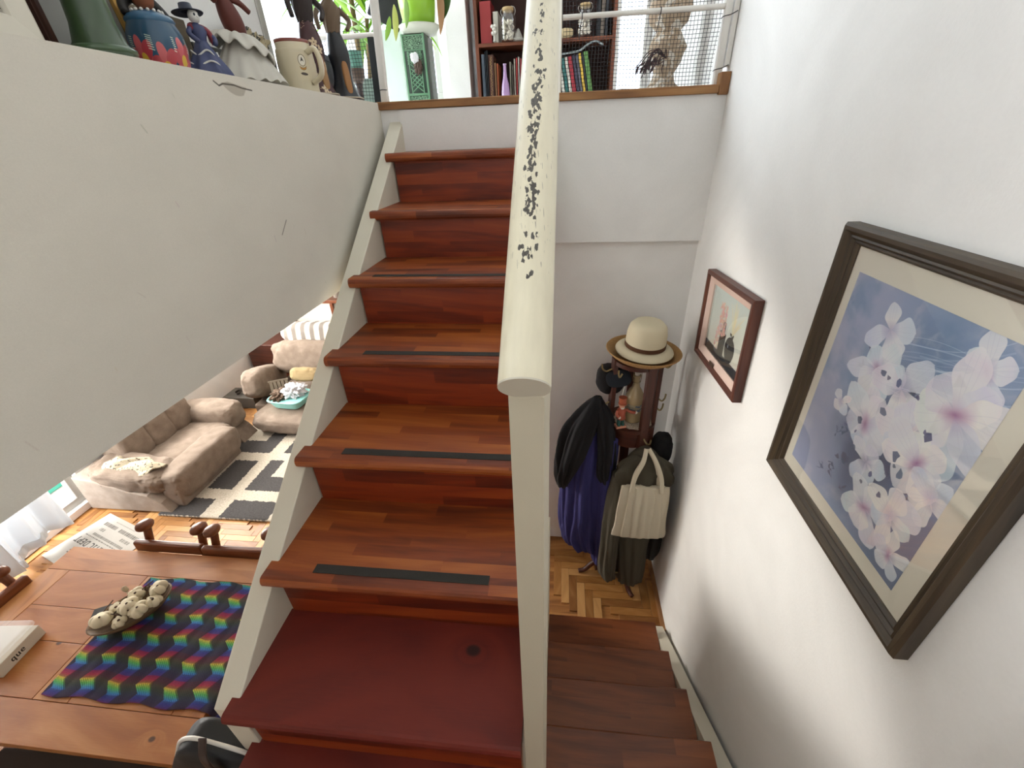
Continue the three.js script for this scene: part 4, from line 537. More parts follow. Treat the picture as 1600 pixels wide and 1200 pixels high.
{
  const t = thing('laundry_basket', 'pale turquoise tub of folded laundry on the reclining sofa', 'basket', [-2.86, 0.255, -3.62], -0.1);
  const out = new THREE.Shape(); const rr = (s, w, d, r) => { s.moveTo(-w + r, -d); s.lineTo(w - r, -d); s.quadraticCurveTo(w, -d, w, -d + r); s.lineTo(w, d - r); s.quadraticCurveTo(w, d, w - r, d); s.lineTo(-w + r, d); s.quadraticCurveTo(-w, d, -w, d - r); s.lineTo(-w, -d + r); s.quadraticCurveTo(-w, -d, -w + r, -d); return s; };
  const teal = std(0x8fcdc8, 0.4), wall = loft([[0, 0, 0, 0.15, 0.12], [0.04, 0, 0, 0.17, 0.135], [0.09, 0, 0, 0.19, 0.15]], (th) => 1 / Math.pow(Math.pow(Math.abs(Math.cos(th)), 5) + Math.pow(Math.abs(Math.sin(th)), 5), 0.2), 64, 12);
  mesh('tub', wall, teal, t);
  const rim = []; for (let k = 0; k < 64; k++) { const th = k / 64 * 2 * PI, f = 1 / Math.pow(Math.pow(Math.abs(Math.cos(th)), 5) + Math.pow(Math.abs(Math.sin(th)), 5), 0.2); rim.push([Math.cos(th) * 0.195 * f, 0.09, Math.sin(th) * 0.155 * f]); } mesh('rim', tube(rim, 0.008, 128, 8, true), teal, t);
  const c1 = mesh('cloth_pile', uvBox(at(blob(0.2, 0.13, 0.2, 0.8, 0.06, 14, 21, 16), -2.80, 0.40, -3.64)), cloth(0xcfcfd4)); tag(c1, 'crumpled white washing in the turquoise tub', 'laundry');
  const c2 = mesh('cloth_pile', uvBox(at(blob(0.16, 0.09, 0.2, 0.8, 0.05, 14, 22, 14), -2.95, 0.37, -3.6)), cloth(0x5c4a3c)); tag(c2, 'brown washing at the left of the turquoise tub', 'laundry');
  const wk = thing('wicker_tray', 'small brown slotted basket tipped up behind the laundry', 'basket', [-3.02, 0.40, -3.72], 0.5);
  for (let k = 0; k < 5; k++) mesh('slat', at(cbx(0.03, 0.13, 0.006, 0.002), (k - 2) * 0.038, 0, 0, -0.3), std(0x6f6353, 0.7), wk); mesh('rail', [at(cbx(0.2, 0.02, 0.009, 0.003), 0, 0.062, -0.02, -0.3), at(cbx(0.2, 0.02, 0.009, 0.003), 0, -0.062, 0.02, -0.3)], std(0x6f6353, 0.7), wk);
  const cu = mesh('cushion', uvBox(at(blob(0.34, 0.16, 0.14, 0.6, 0.012, 9, 23, 14), -2.82, 0.44, -3.93, -0.3)), cloth(0x94805c)); tag(cu, 'tan cushion behind the laundry tub', 'cushion');
}
{ // rug
  const X0 = -3.32, X1 = -1.8, Z0 = -4.1, Z1 = -2.22, r = rng(41);
  const dark = [[-3.32, -2.94, -2.42, -2.22], [-2.77, -2.34, -2.42, -2.22], [-2.18, -1.8, -2.42, -2.22], [-3.12, -2.88, -2.93, -2.54], [-2.76, -2.62, -2.95, -2.54], [-2.62, -2.4, -2.72, -2.54], [-2.25, -1.95, -2.95, -2.54], [-3.28, -2.84, -3.24, -3.05], [-3.0, -2.84, -3.4, -3.05], [-2.7, -2.25, -3.4, -3.06], [-3.32, -3.1, -3.98, -3.5], [-2.1, -1.8, -3.5, -3.06], [-2.9, -2.4, -3.95, -3.6], [-3.32, -3.2, -2.9, -2.54]];
  const tx = dataTex(768, 960, (u, v) => { const n = fbm(u * 60, v * 70, 2, 3), x = lerp(X0, X1, u) + n * 0.02, z = lerp(Z1, Z0, v) + n * 0.02, d = dark.some(([a, b, c, e]) => x > a && x < b && z > c && z < e); const k = fbm(u * 120, v * 150, 7, 2) * 40; return d ? [66 + k * 0.5, 63 + k * 0.5, 62 + k * 0.5] : [184 + k, 174 + k, 158 + k]; });
  const g = sheet((u, v) => V(lerp(X0, X1, u), 0.012 + 0.002 * NZ.noise(u * 40, v * 50, 1), lerp(Z1, Z0, v)), 60, 70, 0.02);
  const m = mesh('rug', g, std(0xffffff, 1, { map: tx, bumpMap: bumpFine, bumpScale: 0.006 })); tag(m, 'shaggy charcoal and cream block pattern rug on the parquet', 'rug');
}
{ // printed mat
  const tx = canvasTex(768, 560, (c, W, H) => {
    c.fillStyle = '#b9b4ac'; c.fillRect(0, 0, W, H); const r = rng(3); c.fillStyle = 'rgba(150,145,138,.35)'; for (let k = 0; k < 900; k++) c.fillRect(r() * W, r() * H, 2 + r() * 5, 1 + r() * 2);
    c.fillStyle = '#55524d'; c.font = 'bold 88px sans-serif'; c.textAlign = 'center'; c.fillText('STATE', W * 0.62, 178); c.fillText('ATHLETIC DEPT', W * 0.5, 276, W * 0.86);
    const bar = (y, h, x0, x1, n) => { let x = x0 * W; while (x < x1 * W) { const w = n * (0.5 + r()); c.fillRect(x, y, w, h); x += w + n * 0.35; } };
    c.fillStyle = '#7a766f'; bar(305, 10, 0.12, 0.85, 26); bar(330, 24, 0.15, 0.8, 16); c.fillStyle = '#8a867e'; bar(385, 30, 0.15, 0.3, 20); bar(385, 30, 0.7, 0.8, 20); c.fillStyle = '#6f6b65'; bar(445, 36, 0.12, 0.5, 18); bar(445, 36, 0.58, 0.85, 18); c.fillStyle = '#98948c'; bar(510, 10, 0.3, 0.7, 14);
  });
  const g = sheet((u, v) => V((0.5 - u) * 0.62, 0.004 + 0.002 * Math.sin(u * 5), (v - 0.5) * 0.46), 12, 10, 0.004); const m = mesh('printed_mat', g, std(0xffffff, 0.9, { map: tx })); m.position.set(-3.55, 0.001, -1.90); m.rotation.y = -0.32; tag(m, 'grey mat printed with dark lettering on the parquet', 'mat');
}
{ // curtains
  const sheer = phys(0xeef0f2, 0.95, { transmission: 0.35, thickness: 0, side: THREE.DoubleSide });
  const cur = (name, label, z0, z1, x, y0, seed) => { const t = thing(name, label, 'curtain', [0, 0, 0]); mesh('panel', sheet((u, v) => { const z = lerp(z0, z1, u), f = Math.sin(u * 17 + seed) * 0.045 + Math.sin(u * 41 + seed * 2) * 0.012; return V(x + f * (0.5 + 0.6 * (1 - v)) + 0.05 * Math.pow(1 - v, 4) * Math.sin(u * 7 + seed), lerp(y0 + 0.04 * Math.sin(u * 5 + seed), 2.1, v), z); }, 80, 30, 0.003), sheer, t); mesh('hem', sheet((u, v) => { const z = lerp(z0, z1, u), f = Math.sin(u * 17 + seed) * 0.045 + Math.sin(u * 41 + seed * 2) * 0.012; return V(x + 0.006 + f * 1.1, lerp(y0 + 0.04 * Math.sin(u * 5 + seed), y0 + 0.07 + 0.04 * Math.sin(u * 5 + seed), v), z); }, 80, 3, 0.004), sheer, t); };
  cur('curtain', 'white sheer curtain hanging beside the armchair', -2.02, -1.55, -3.90, 0.09, 0.4);
  cur('curtain', 'white sheer curtain hanging behind the window-end chair', -1.6, -0.85, -3.84, 0.05, 2.1);
  const rr = mesh('curtain_rod', rod([-3.88, 2.12, -4.6], [-3.88, 2.12, -0.8], 0.012), M.alu); tag(rr, 'curtain rod over the living room window', 'rod');
}
{ // outside the living room window
  struct('ground_outside', bx(-7.5, -0.25, -6, -4.21, -0.02, 1), std(0xb5b2a8, 0.9), 'pale paving outside the window', 'paving');
  const p = thing('planter', 'turquoise planter outside the living room window', 'planter', [-4.75, -0.02, -2.35]); mesh('pot', bx(-0.16, 0, -0.3, 0.16, 0.26, 0.3, 0.02), std(0x2f9c86, 0.5), p); mesh('soil', bx(-0.13, 0.2605, -0.27, 0.13, 0.268, 0.27), std(0x4a3b2c, 1), p);
}
{ // furniture at the far end
  const t = thing('cabinet', 'dark wooden media cabinet beyond the armchair', 'cabinet', [-3.72, 0, -5.0]); mesh('body', uvBox(bx(-0.25, 0, -0.55, 0.25, 0.5, 0.45, 0.006), 'z'), darkWood, t); for (const z of [-0.3, 0.2]) { const d = mesh('door', uvBox(bx(0.25, 0.05, z - 0.22, 0.265, 0.46, z + 0.22, 0.003), 'y'), darkWood, t); mesh('knob', ball(0.275, 0.27, z + 0.15, 0.012), brass, d); }
  const lg = thing('log_basket', 'low grey crate with twisted sticks on the floor behind the armchair', 'crate', [-3.72, 0, -3.98]); mesh('crate', bx(-0.2, 0, -0.12, 0.2, 0.14, 0.12, 0.005), std(0x57524c, 0.8), lg); mesh('stick', [tube([[-0.1, 0.15, 0], [0, 0.2, 0.03], [0.1, 0.17, 0.08]], 0.012, 14, 7), tube([[-0.05, 0.15, 0.05], [0.04, 0.2, 0], [0.12, 0.22, -0.04]], 0.01, 14, 7)], std(0x33291f, 0.9), lg);
  const s = thing('console_table', 'reddish wooden console behind the sofa with white front', 'console', [-2.9, 0, -5.3]); mesh('top', uvBox(bx(-0.7, 0.86, -0.2, 0.5, 0.90, 0.2, 0.004)), chairWood, s); mesh('panel', bx(-0.68, 0.02, -0.18, 0.48, 0.86, 0.16, 0.003), std(0xc9c4ba, 0.6), s); for (const x of [-0.69, -0.1, 0.47]) mesh('leg', uvBox(bx(x - 0.02, 0, 0.16, x + 0.02, 0.86, 0.2, 0.003), 'y'), chairWood, s);
  const pl = thing('potted_plant', 'small leafy plant on the console behind the sofa', 'plant', [-2.95, 0.9, -5.25]); mesh('pot', lathe([[0, 0], [0.06, 0.001], [0.08, 0.12], [0.074, 0.12], [0.055, 0.02], [0, 0.02]], 20), std(0x8a8177, 0.6), pl); const r = rng(13), lm = std(0x4d5c3a, 0.6); for (let k = 0; k < 26; k++) mesh('leaf', at(leafGeo(0.14 + r() * 0.08, 0.05, 1.2), 0, 0.1, 0, 0.3 + r() * 0.7, r() * 6.28), lm, pl);
}
// ---------------------------------------------------------------- landing railing and net
{
  const t = thing('railing', 'white tubular landing railing right of the handrail with netting tied on', 'railing', [0, 0, 0]);
  mesh('post', bx(0.622, 2.808, -2.275, 0.650, 3.75, -2.247, 0.003), M.whiteMetal, t);
  mesh('cover_strip', bx(0.653, 2.872, -2.285, 0.673, 3.75, -2.24, 0.003), M.whiteMetal, t);
  for (const y of [3.066, 3.36]) mesh('rail', rod([-0.01, y, -2.262], [0.622, y, -2.262], 0.0095), M.whiteMetal, t);
  const ty = std(0x17171a, 0.6); for (const [x, y] of [[0.068, 3.066], [0.378, 3.066]]) mesh('cable_tie', [at(new THREE.TorusGeometry(0.0115, 0.0018, 6, 20), x, y, -2.262, 0, PI / 2), rod([x, y - 0.01, -2.25], [x - 0.012, y - 0.075, -2.252], 0.0014)], ty, t);
  for (const y of [3.03, 2.86]) mesh('cable_tie', [tube([[0.618, y, -2.27], [0.62, y + 0.002, -2.242], [0.645, y + 0.006, -2.24], [0.668, y + 0.016, -2.238]], 0.0016, 14, 6)], ty, t);
  const l = thing('railing', 'white railing post and short rail left of the stairs opening', 'railing', [0, 0, 0]);
  mesh('post', at(cbx(0.03, 0.9, 0.03, 0.003), -0.79, 3.258, -2.262, 0, 0, -0.05), M.whiteMetal, l); mesh('rail', rod([-1.10, 3.056, -2.262], [-0.80, 3.054, -2.262], 0.0095), M.whiteMetal, l);
  mesh('dark_strip', at(cbx(0.03, 0.25, 0.012, 0.003), -0.84, 2.93, -2.262, 0, 0, -0.05), std(0x23292b, 0.7), l);
  mesh('cable_tie', tube([[-0.83, 2.855, -2.245], [-0.81, 2.857, -2.243], [-0.79, 2.855, -2.243]], 0.0016, 10, 6), ty, l);
  const net = (name, label, x0, x1, y0, y1, seed) => { const gs = [], dx = 0.0138, f = (x, y) => V(x + 0.003 * Math.sin(y * 21 + seed), y + 0.006 * Math.sin(x * 7 + seed) * (1 - (y - y0) / (y1 - y0)), -2.275 + 0.006 * Math.sin(x * 9 + y * 13));
    for (let x = x0; x <= x1; x += dx) gs.push(new THREE.TubeGeometry(new THREE.CatmullRomCurve3([0, 0.25, 0.5, 0.75, 1].map((k) => f(x, lerp(y0, y1, k)))), 8, 0.0009, 4));
    for (let y = y0; y <= y1; y += dx) gs.push(new THREE.TubeGeometry(new THREE.CatmullRomCurve3([0, 0.2, 0.4, 0.6, 0.8, 1].map((k) => f(lerp(x0, x1, k), y))), 14, 0.0009, 4));
    const m = mesh(name, gs, std(0x1a1b1d, 0.7)); tag(m, label, 'net'); return m; };
  net('safety_net', 'black safety net along the right landing railing', -0.01, 0.618, 2.812, 3.2, 1); net('safety_net', 'black safety net behind the figurines left of the stairs', -1.08, -0.865, 2.812, 3.08, 2.5);
}
// ---------------------------------------------------------------- bookcase
const shelfWood = std(0xffffff, 0.5, { map: woodTex(0x6f3a22, 0x48200f, 0x8a5030, { seed: 111, ring: 24 }) }), caseBack = std(0x3a1d16, 0.7);
{
  const t = thing('bookcase', 'reddish brown bookcase on the upper landing', 'bookcase', [-0.135, 2.803, -3.68]);
  for (const x of [-0.46, 0.44]) mesh('side_panel', uvBox(bx(x, 0, -0.13, x + 0.022, 1.6, 0.13, 0.002), 'y'), shelfWood, t);
  mesh('divider', uvBox(bx(0.015, 0.06, -0.12, 0.035, 1.58, 0.125, 0.002), 'y'), shelfWood, t);
  for (const [y, h] of [[0.04, 0.02], [0.382, 0.02], [0.78, 0.02], [1.18, 0.02], [1.58, 0.02]]) mesh('shelf', uvBox(bx(-0.438, y, -0.12, 0.44, y + h, 0.13, 0.002)), shelfWood, t);
  mesh('back_panel', bx(-0.45, 0.03, -0.13, 0.45, 1.58, -0.121), caseBack, t);
}
const books = [];
function book(x, w, h, d, color, y, label, lean = 0, titled) {
  const t = thing('book', label, 'book', [x, y + (lean > 0 ? Math.sin(lean) * 0 : 0), -3.68], 0, 'books in the upstairs bookcase'); const c = std(color, 0.55);
  mesh('cover', [bx(0, 0, 0.12 - d, 0.0018, h, 0.12), bx(w - 0.0018, 0, 0.12 - d, w, h, 0.12), bx(0, 0, 0.117, w, h, 0.12)], titled ? std(0xffffff, 0.55, { map: titled }) : c, t);
  mesh('pages', bx(0.002, 0.004, 0.123 - d, w - 0.002, h - 0.004, 0.1165), std(0xd8cfbc, 0.9), t); t.rotation.z = lean; return t;
}
{
  const y0 = 2.864, y1 = 3.206, script = canvasTex(64, 512, (c, W, H) => { c.fillStyle = '#4a2618'; c.fillRect(0, 0, W, H); c.strokeStyle = '#c9a86a'; c.lineWidth = 3; c.beginPath(); for (let k = 0; k < 60; k++) c.lineTo(30 + 9 * Math.sin(k * 1.7) + 4 * Math.sin(k * 0.6), 20 + k * 7.6); c.stroke(); });
  let x = -0.562; const row = [[0.022, 0.285, 0x4d5763, 'slate blue thin album at the left end of the lower shelf'], [0.008, 0.30, 0x20242c, 'thin black folder beside the slate blue album'], [0.010, 0.305, 0x15171b, 'black booklet next to the script-titled book'], [0.036, 0.28, 0x4a2618, 'brown book with gold script down its spine', script], [0.014, 0.235, 0x7a5637, 'tan paperback right of the script-titled book'], [0.012, 0.23, 0xa4542f, 'orange-brown booklet behind the lilac bottle']];
  for (const [w, h, c, l, tx] of row) { book(x, w, h, 0.17, c, y0, l, 0, tx); x += w + 0.0025; }
  x = -0.372; for (const [w, h, c, l] of [[0.012, 0.235, 0x8d8676, 'beige booklet right of the lilac bottle'], [0.012, 0.22, 0x4d4136, 'dark brown booklet right of the lilac bottle'], [0.012, 0.25, 0xa79e8f, 'pale grey booklet beside the red books'], [0.011, 0.255, 0xb33a3a, 'red book near the handrail'], [0.01, 0.26, 0xc9c2b6, 'white book near the handrail'], [0.014, 0.25, 0x8a2f35, 'dark red book behind the handrail'], [0.02, 0.24, 0x39424f, 'grey blue book behind the handrail']]) { book(x, w, h, 0.17, c, y0, l); x += w + 0.003; }
  x = -0.085; for (const [w, h, c, l] of [[0.02, 0.21, 0x6b5a4c, 'brown leaning book nearest the handrail'], [0.016, 0.21, 0x8c3f35, 'maroon leaning book nearest the handrail'], [0.018, 0.22, 0xcfc8ba, 'white leaning book among the maroon ones'], [0.02, 0.225, 0x5a2d2a, 'dark maroon leaning book left of the teal one'], [0.022, 0.235, 0xd5d0c4, 'white leaning book beside the teal one'], [0.022, 0.24, 0x2f6a66, 'teal leaning book behind the net'], [0.02, 0.245, 0xd9d2c4, 'white leaning book between teal and red'], [0.026, 0.25, 0xa52e3a, 'bright red leaning book behind the net'], [0.02, 0.255, 0x3d3a4c, 'dark violet leaning book'], [0.018, 0.255, 0x5c5a66, 'grey leaning book beside the yellow one'], [0.018, 0.262, 0xe2b94a, 'yellow leaning book behind the net'], [0.012, 0.265, 0x2b2b30, 'thin black leaning book beside the green one'], [0.03, 0.27, 0x5f8a4a, 'green leaning book at the right end']]) { book(x, w, h, 0.17, c, y0, l, 0.2); x += w / Math.cos(0.2) + 0.002; }
  const cb = mesh('cable', tube([[-0.05, 3.12, -3.55], [0.03, 3.125, -3.54], [0.1, 3.135, -3.545], [0.15, 3.165, -3.55], [0.2, 3.178, -3.55], [0.25, 3.16, -3.56]], 0.006, 40, 8), std(0x8d9494, 0.5)); tag(cb, 'grey cable lying over the leaning books', 'cable');
  const b = thing('bottle', 'slim lilac glass bottle in front of the lower shelf books', 'bottle', [-0.40, y0, -3.535]); mesh('glass', lathe([[0, 0], [0.027, 0.001], [0.029, 0.01], [0.029, 0.07], [0.024, 0.11], [0.013, 0.15], [0.010, 0.19], [0.0095, 0.222], [0, 0.223]], 24), phys(0xb08bb8, 0.2, { clearcoat: 0.6 }), b); mesh('rim', lathe([[0.0095, 0.214], [0.012, 0.216], [0.012, 0.223], [0.008, 0.224]], 20), phys(0xc5a6cb, 0.2), b);
  const bd = book(-0.556, 0.075, 0.215, 0.18, 0x8f2a2a, y1, 'wide red binder on the upper shelf'); bd.name = 'binder';
  book(-0.47, 0.034, 0.16, 0.17, 0xb9b3a6, y1, 'pale grey thick book beside the red binder');
  const o = thing('ornament', 'silver knotted ornament in front of the pale grey book', 'ornament', [-0.462, y1, -3.535]); mesh('stem', lathe([[0, 0], [0.012, 0.001], [0.006, 0.012], [0.005, 0.03], [0.004, 0.04]], 16), std(0xc2bdb2, 0.3, { metalness: 0.5 }), o); for (const [dx, dy] of [[-0.008, 0.045], [0.008, 0.05], [0, 0.066], [-0.01, 0.08], [0.009, 0.083]]) mesh('bead', ball(dx, dy, 0, 0.0125), std(0xcfcabf, 0.3, { metalness: 0.5 }), o);
  const jar = (x, s, label) => { const j = thing('jar', label, 'jar', [x, y1, -3.545]); const r = rng(Math.round(x * 100) + 70), sh = std(0xcfc5b2, 0.4); mesh('glass', lathe([[0, 0.001], [0.047, 0.001], [0.05, 0.008], [0.05, 0.115], [0.044, 0.135], [0.038, 0.142], [0.038, 0.15], [0.036, 0.15], [0.036, 0.141], [0.047, 0.115], [0.047, 0.01], [0, 0.005]], 32).scale(s, s, s), M.glass, j); mesh('lid', lathe([[0, 0.15], [0.036, 0.15], [0.037, 0.168], [0.033, 0.172], [0, 0.173]], 28).scale(s, s, s), std(0xb59a6e, 0.8), j); mesh('wire_clasp', [tube([[0.039, 0.13, 0], [0.047, 0.15, 0.005], [0.04, 0.172, 0], [0.02, 0.178, 0]], 0.002, 16, 6), tube([[-0.039, 0.13, 0], [-0.047, 0.15, 0.005], [-0.04, 0.165, 0]], 0.002, 12, 6)].map((g) => g.scale(s, s, s)), std(0xbcb8b0, 0.3, { metalness: 0.8 }), j); for (let k = 0; k < 46; k++) { const a = r() * 6.28, q = 0.033 * Math.sqrt(r()) * s; mesh('shell', at(blob(0.024 * s, 0.014 * s, 0.03 * s, 0.9, 0.003, 60, k, 3), Math.cos(a) * q, (0.012 + r() * 0.098) * s, Math.sin(a) * q, r() * 3, r() * 3, r() * 3), k % 3 ? sh : std(k % 2 ? 0x8d7f6e : 0xe0dacd, 0.4), j); } return j; };
  jar(-0.368, 1, 'clip-top glass jar of sea shells left of the handrail'); jar(0.125, 0.95, 'clip-top glass jar of sea shells right of the handrail');
  const cn = thing('cone_shell', 'grey cone shell at the right of the left shell jar', 'shell', [-0.305, y1, -3.55]); mesh('shell', lathe([[0, 0], [0.03, 0.001], [0.032, 0.008], [0.02, 0.035], [0.008, 0.06], [0, 0.066]], 20), std(0x9c978e, 0.5), cn); mesh('ridge', [0.012, 0.026, 0.04].map((y, k) => at(new THREE.TorusGeometry(0.03 - k * 0.008, 0.002, 6, 20), 0, y, 0, PI / 2)), std(0xb8b2a6, 0.5), cn);
  const so = mesh('soft_toy', uvBox(at(blob(0.11, 0.05, 0.07, 0.8, 0.006, 30, 4, 12), 0.0, y1 + 0.025, -3.56)), cloth(0xc9b48c)); tag(so, 'tan plush roll on the upper shelf behind the net', 'toy');
  let xx = 0.205; for (const [w, c, l] of [[0.02, 0x1c1d22, 'black book at the right end of the upper shelf'], [0.025, 0x6d6156, 'brown book between the black upper-shelf books'], [0.02, 0x22242b, 'dark book closing the right of the upper shelf']]) { book(xx, w, 0.2, 0.17, c, y1, l); xx += w + 0.002; }
}
// ---------------------------------------------------------------- plants and pedestal
const leafM = (c) => phys(c, 0.5, { transmission: 0.35, thickness: 0, side: THREE.DoubleSide });
{
  const t = thing('pedestal', 'green glazed ceramic pedestal with lattice relief', 'plant stand', [-0.862, 2.8035, -3.09], 0.0);
  const dk = phys(0x1e3626, 0.3, { clearcoat: 0.5 }), lt = phys(0x5f8c68, 0.3, { clearcoat: 0.5 }), w = 0.14, h = 0.38, f = w / 2, zf = 0.09;
  const scroll = std(0xffffff, 0.35, { map: dataTex(256, 128, (u, v) => { const n = Math.sin((fbm(u * 5, v * 4, 3, 2) + 0.5) * 34); return n > 0.1 ? [128, 166, 132] : [26, 54, 36]; }), bumpScale: 0.002 });
  mesh('body', bx(-f, 0, -zf, f, h, zf, 0.004), dk, t);
  mesh('plinth', bx(-f - 0.006, 0, -zf - 0.006, f + 0.006, 0.02, zf + 0.006, 0.003), dk, t);
  for (const s of [-1, 1]) { mesh('moulding', bx(s * (f - 0.008) - 0.006, 0.02, zf, s * (f - 0.008) + 0.006, h, zf + 0.006, 0.002), lt, t); mesh('moulding', bx(s * (f - 0.035) - 0.003, 0.1, zf, s * (f - 0.035) + 0.003, 0.3, zf + 0.005, 0.001), lt, t); }
  for (const y of [0.09, 0.096, 0.305, 0.372]) mesh('moulding', bx(-f + 0.01, y - 0.003, zf, f - 0.01, y + 0.003, zf + 0.005, 0.001), lt, t);
  mesh('scroll_band', new THREE.PlaneGeometry(w - 0.03, 0.062).translate(0, 0.054, zf + 0.0008), scroll, t); mesh('scroll_band', new THREE.PlaneGeometry(w - 0.03, 0.058).translate(0, 0.339, zf + 0.0008), scroll, t); mesh('scroll_band', new THREE.PlaneGeometry(w - 0.05, 0.06).translate(0, 0.27, zf + 0.0008), scroll, t);
  for (let k = 0; k < 5; k++) for (const s of [-1, 1]) { const y = 0.108 + k * 0.022; mesh('lattice_bar', rod([-0.03, y + (s > 0 ? 0 : 0.045), zf + 0.001], [0.03, y + (s > 0 ? 0.045 : 0), zf + 0.001], 0.0032, 0.0032, 6), lt, t); }
  for (const y of [0.06, 0.16, 0.26]) for (const z of [-0.03, 0.04]) mesh('stud', ball(f, y, z, 0.003, 0.004, 0.004, 8, 6), lt, t);
  const bird = thing('ornament', 'brown feathered bird ornament with white fluff on the pedestal front', 'ornament', [-0.845, 3.03, -2.99]); mesh('body', blob(0.045, 0.075, 0.03, 0.9, 0.012, 50, 2, 10), std(0x54443a, 0.9), bird); mesh('fluff', at(blob(0.045, 0.05, 0.035, 0.9, 0.01, 40, 5, 10), -0.012, 0.04, 0.01), std(0xdcdcdc, 1), bird);
  const p = thing('plant_pot', 'lime green flower pot in a white saucer on the green pedestal', 'flower pot', [-0.83, 3.183, -3.06]);
  mesh('pot', lathe([[0, 0.03], [0.085, 0.032], [0.1, 0.12], [0.112, 0.24], [0.106, 0.24], [0.09, 0.08], [0, 0.07]], 36), phys(0x8fbf2e, 0.4, { clearcoat: 0.3 }), p); mesh('saucer', lathe([[0, 0.001], [0.09, 0.002], [0.11, 0.03], [0.118, 0.038], [0.114, 0.042], [0.1, 0.03], [0, 0.02]], 36), std(0xd5d6c4, 0.4), p); mesh('soil', at(new THREE.CylinderGeometry(0.1, 0.09, 0.05, 24), 0, 0.19, 0), std(0x3a2b1f, 1), p);
  const r = rng(17), g = thing('peace_lily', 'broad-leaved house plant drooping from the lime pot', 'plant', [-0.83, 3.38, -3.06]), L = [leafM(0x7fae2c), leafM(0x5d8a2a), leafM(0x9bbf3a)];
  for (let k = 0; k < 22; k++) { const a = r() * 6.28; mesh('leaf', at(leafGeo(0.24 + r() * 0.14, 0.07 + r() * 0.03, 1.5 + r() * 0.7), 0, 0, 0, 0.25 + r() * 0.5, a), L[k % 3], g); }
  const lf = (len, wid, x, y, z, rz, ry, c, bend = 0.5) => mesh('leaf', at(leafGeo(len, wid, bend), x, y, z, 0.0, ry, rz), c, g);
  lf(0.17, 0.034, -0.095, -0.08, 0.12, PI - 0.02, 0, leafM(0xb8bf5a)); lf(0.14, 0.03, -0.02, -0.06, 0.14, PI, 0.2, leafM(0x7da338)); lf(0.25, 0.05, 0.145, 0.02, 0.06, PI + 0.1, 0.4, leafM(0x9a6a35)); lf(0.22, 0.09, 0.165, 0.06, 0.03, PI + 0.05, 0.3, leafM(0x4f7034)); lf(0.12, 0.03, -0.14, -0.12, 0.08, PI - 0.3, 0, leafM(0x86b02f));
}
{ // strap-leaved plant at the window, seen between the figurines and the post
  const pot = thing('window_plant', 'tall strap-leaved plant in front of the bright upstairs window', 'plant', [-1.5, 2.803, -3.75]), r = rng(29), L = [leafM(0x8dbb2a), leafM(0xa7cf3a), leafM(0x6d9a26)];
  mesh('pot', lathe([[0, 0], [0.12, 0.001], [0.15, 0.26], [0.14, 0.26], [0.11, 0.03], [0, 0.03]], 28), std(0x6e7b72, 0.6), pot);
  mesh('stem', [rod([0, 0.1, 0], [0.03, 0.75, 0.02], 0.018), rod([0.05, 0.1, 0.03], [0.14, 0.6, 0.08], 0.014)], std(0x6d5a3c, 0.9), pot);
  for (let k = 0; k < 44; k++) { const a = r() * 6.28, top = k % 2; mesh('leaf', at(leafGeo(0.42 + r() * 0.3, 0.045 + r() * 0.02, 1.7 + r() * 0.9), top ? 0.03 : 0.14, (top ? 0.55 : 0.4) + r() * 0.35, top ? 0.02 : 0.08, 0.35 + r() * 0.6, a), L[k % 3], pot); }
  const c = thing('tall_cabinet', 'pale green-white narrow cabinet beside the railing post', 'cabinet', [-1.19, 2.803, -3.75]); mesh('body', bx(-0.07, 0.03, -0.15, 0.07, 0.52, 0.15, 0.006), std(0xc9d6cd, 0.4), c); mesh('base', bx(-0.065, 0, -0.145, 0.065, 0.03, 0.145), std(0x26262a, 0.6), c);
  const b = thing('folding_chair', 'black chair back with white tube frame behind the railing post', 'chair', [-1.075, 2.803, -3.3]); mesh('backrest', at(cbx(0.2, 0.2, 0.02, 0.008), 0.0, 0.58, 0, 0, 0.2, -0.5), std(0x17181a, 0.6), b); mesh('frame', tube([[-0.1, 0, 0.0], [-0.09, 0.4, 0.0], [-0.07, 0.62, 0.01], [0.02, 0.72, 0.01], [0.1, 0.62, 0.0], [0.11, 0.4, 0], [0.12, 0, 0]], 0.008, 60, 8), std(0xdcdcd8, 0.4), b);
}
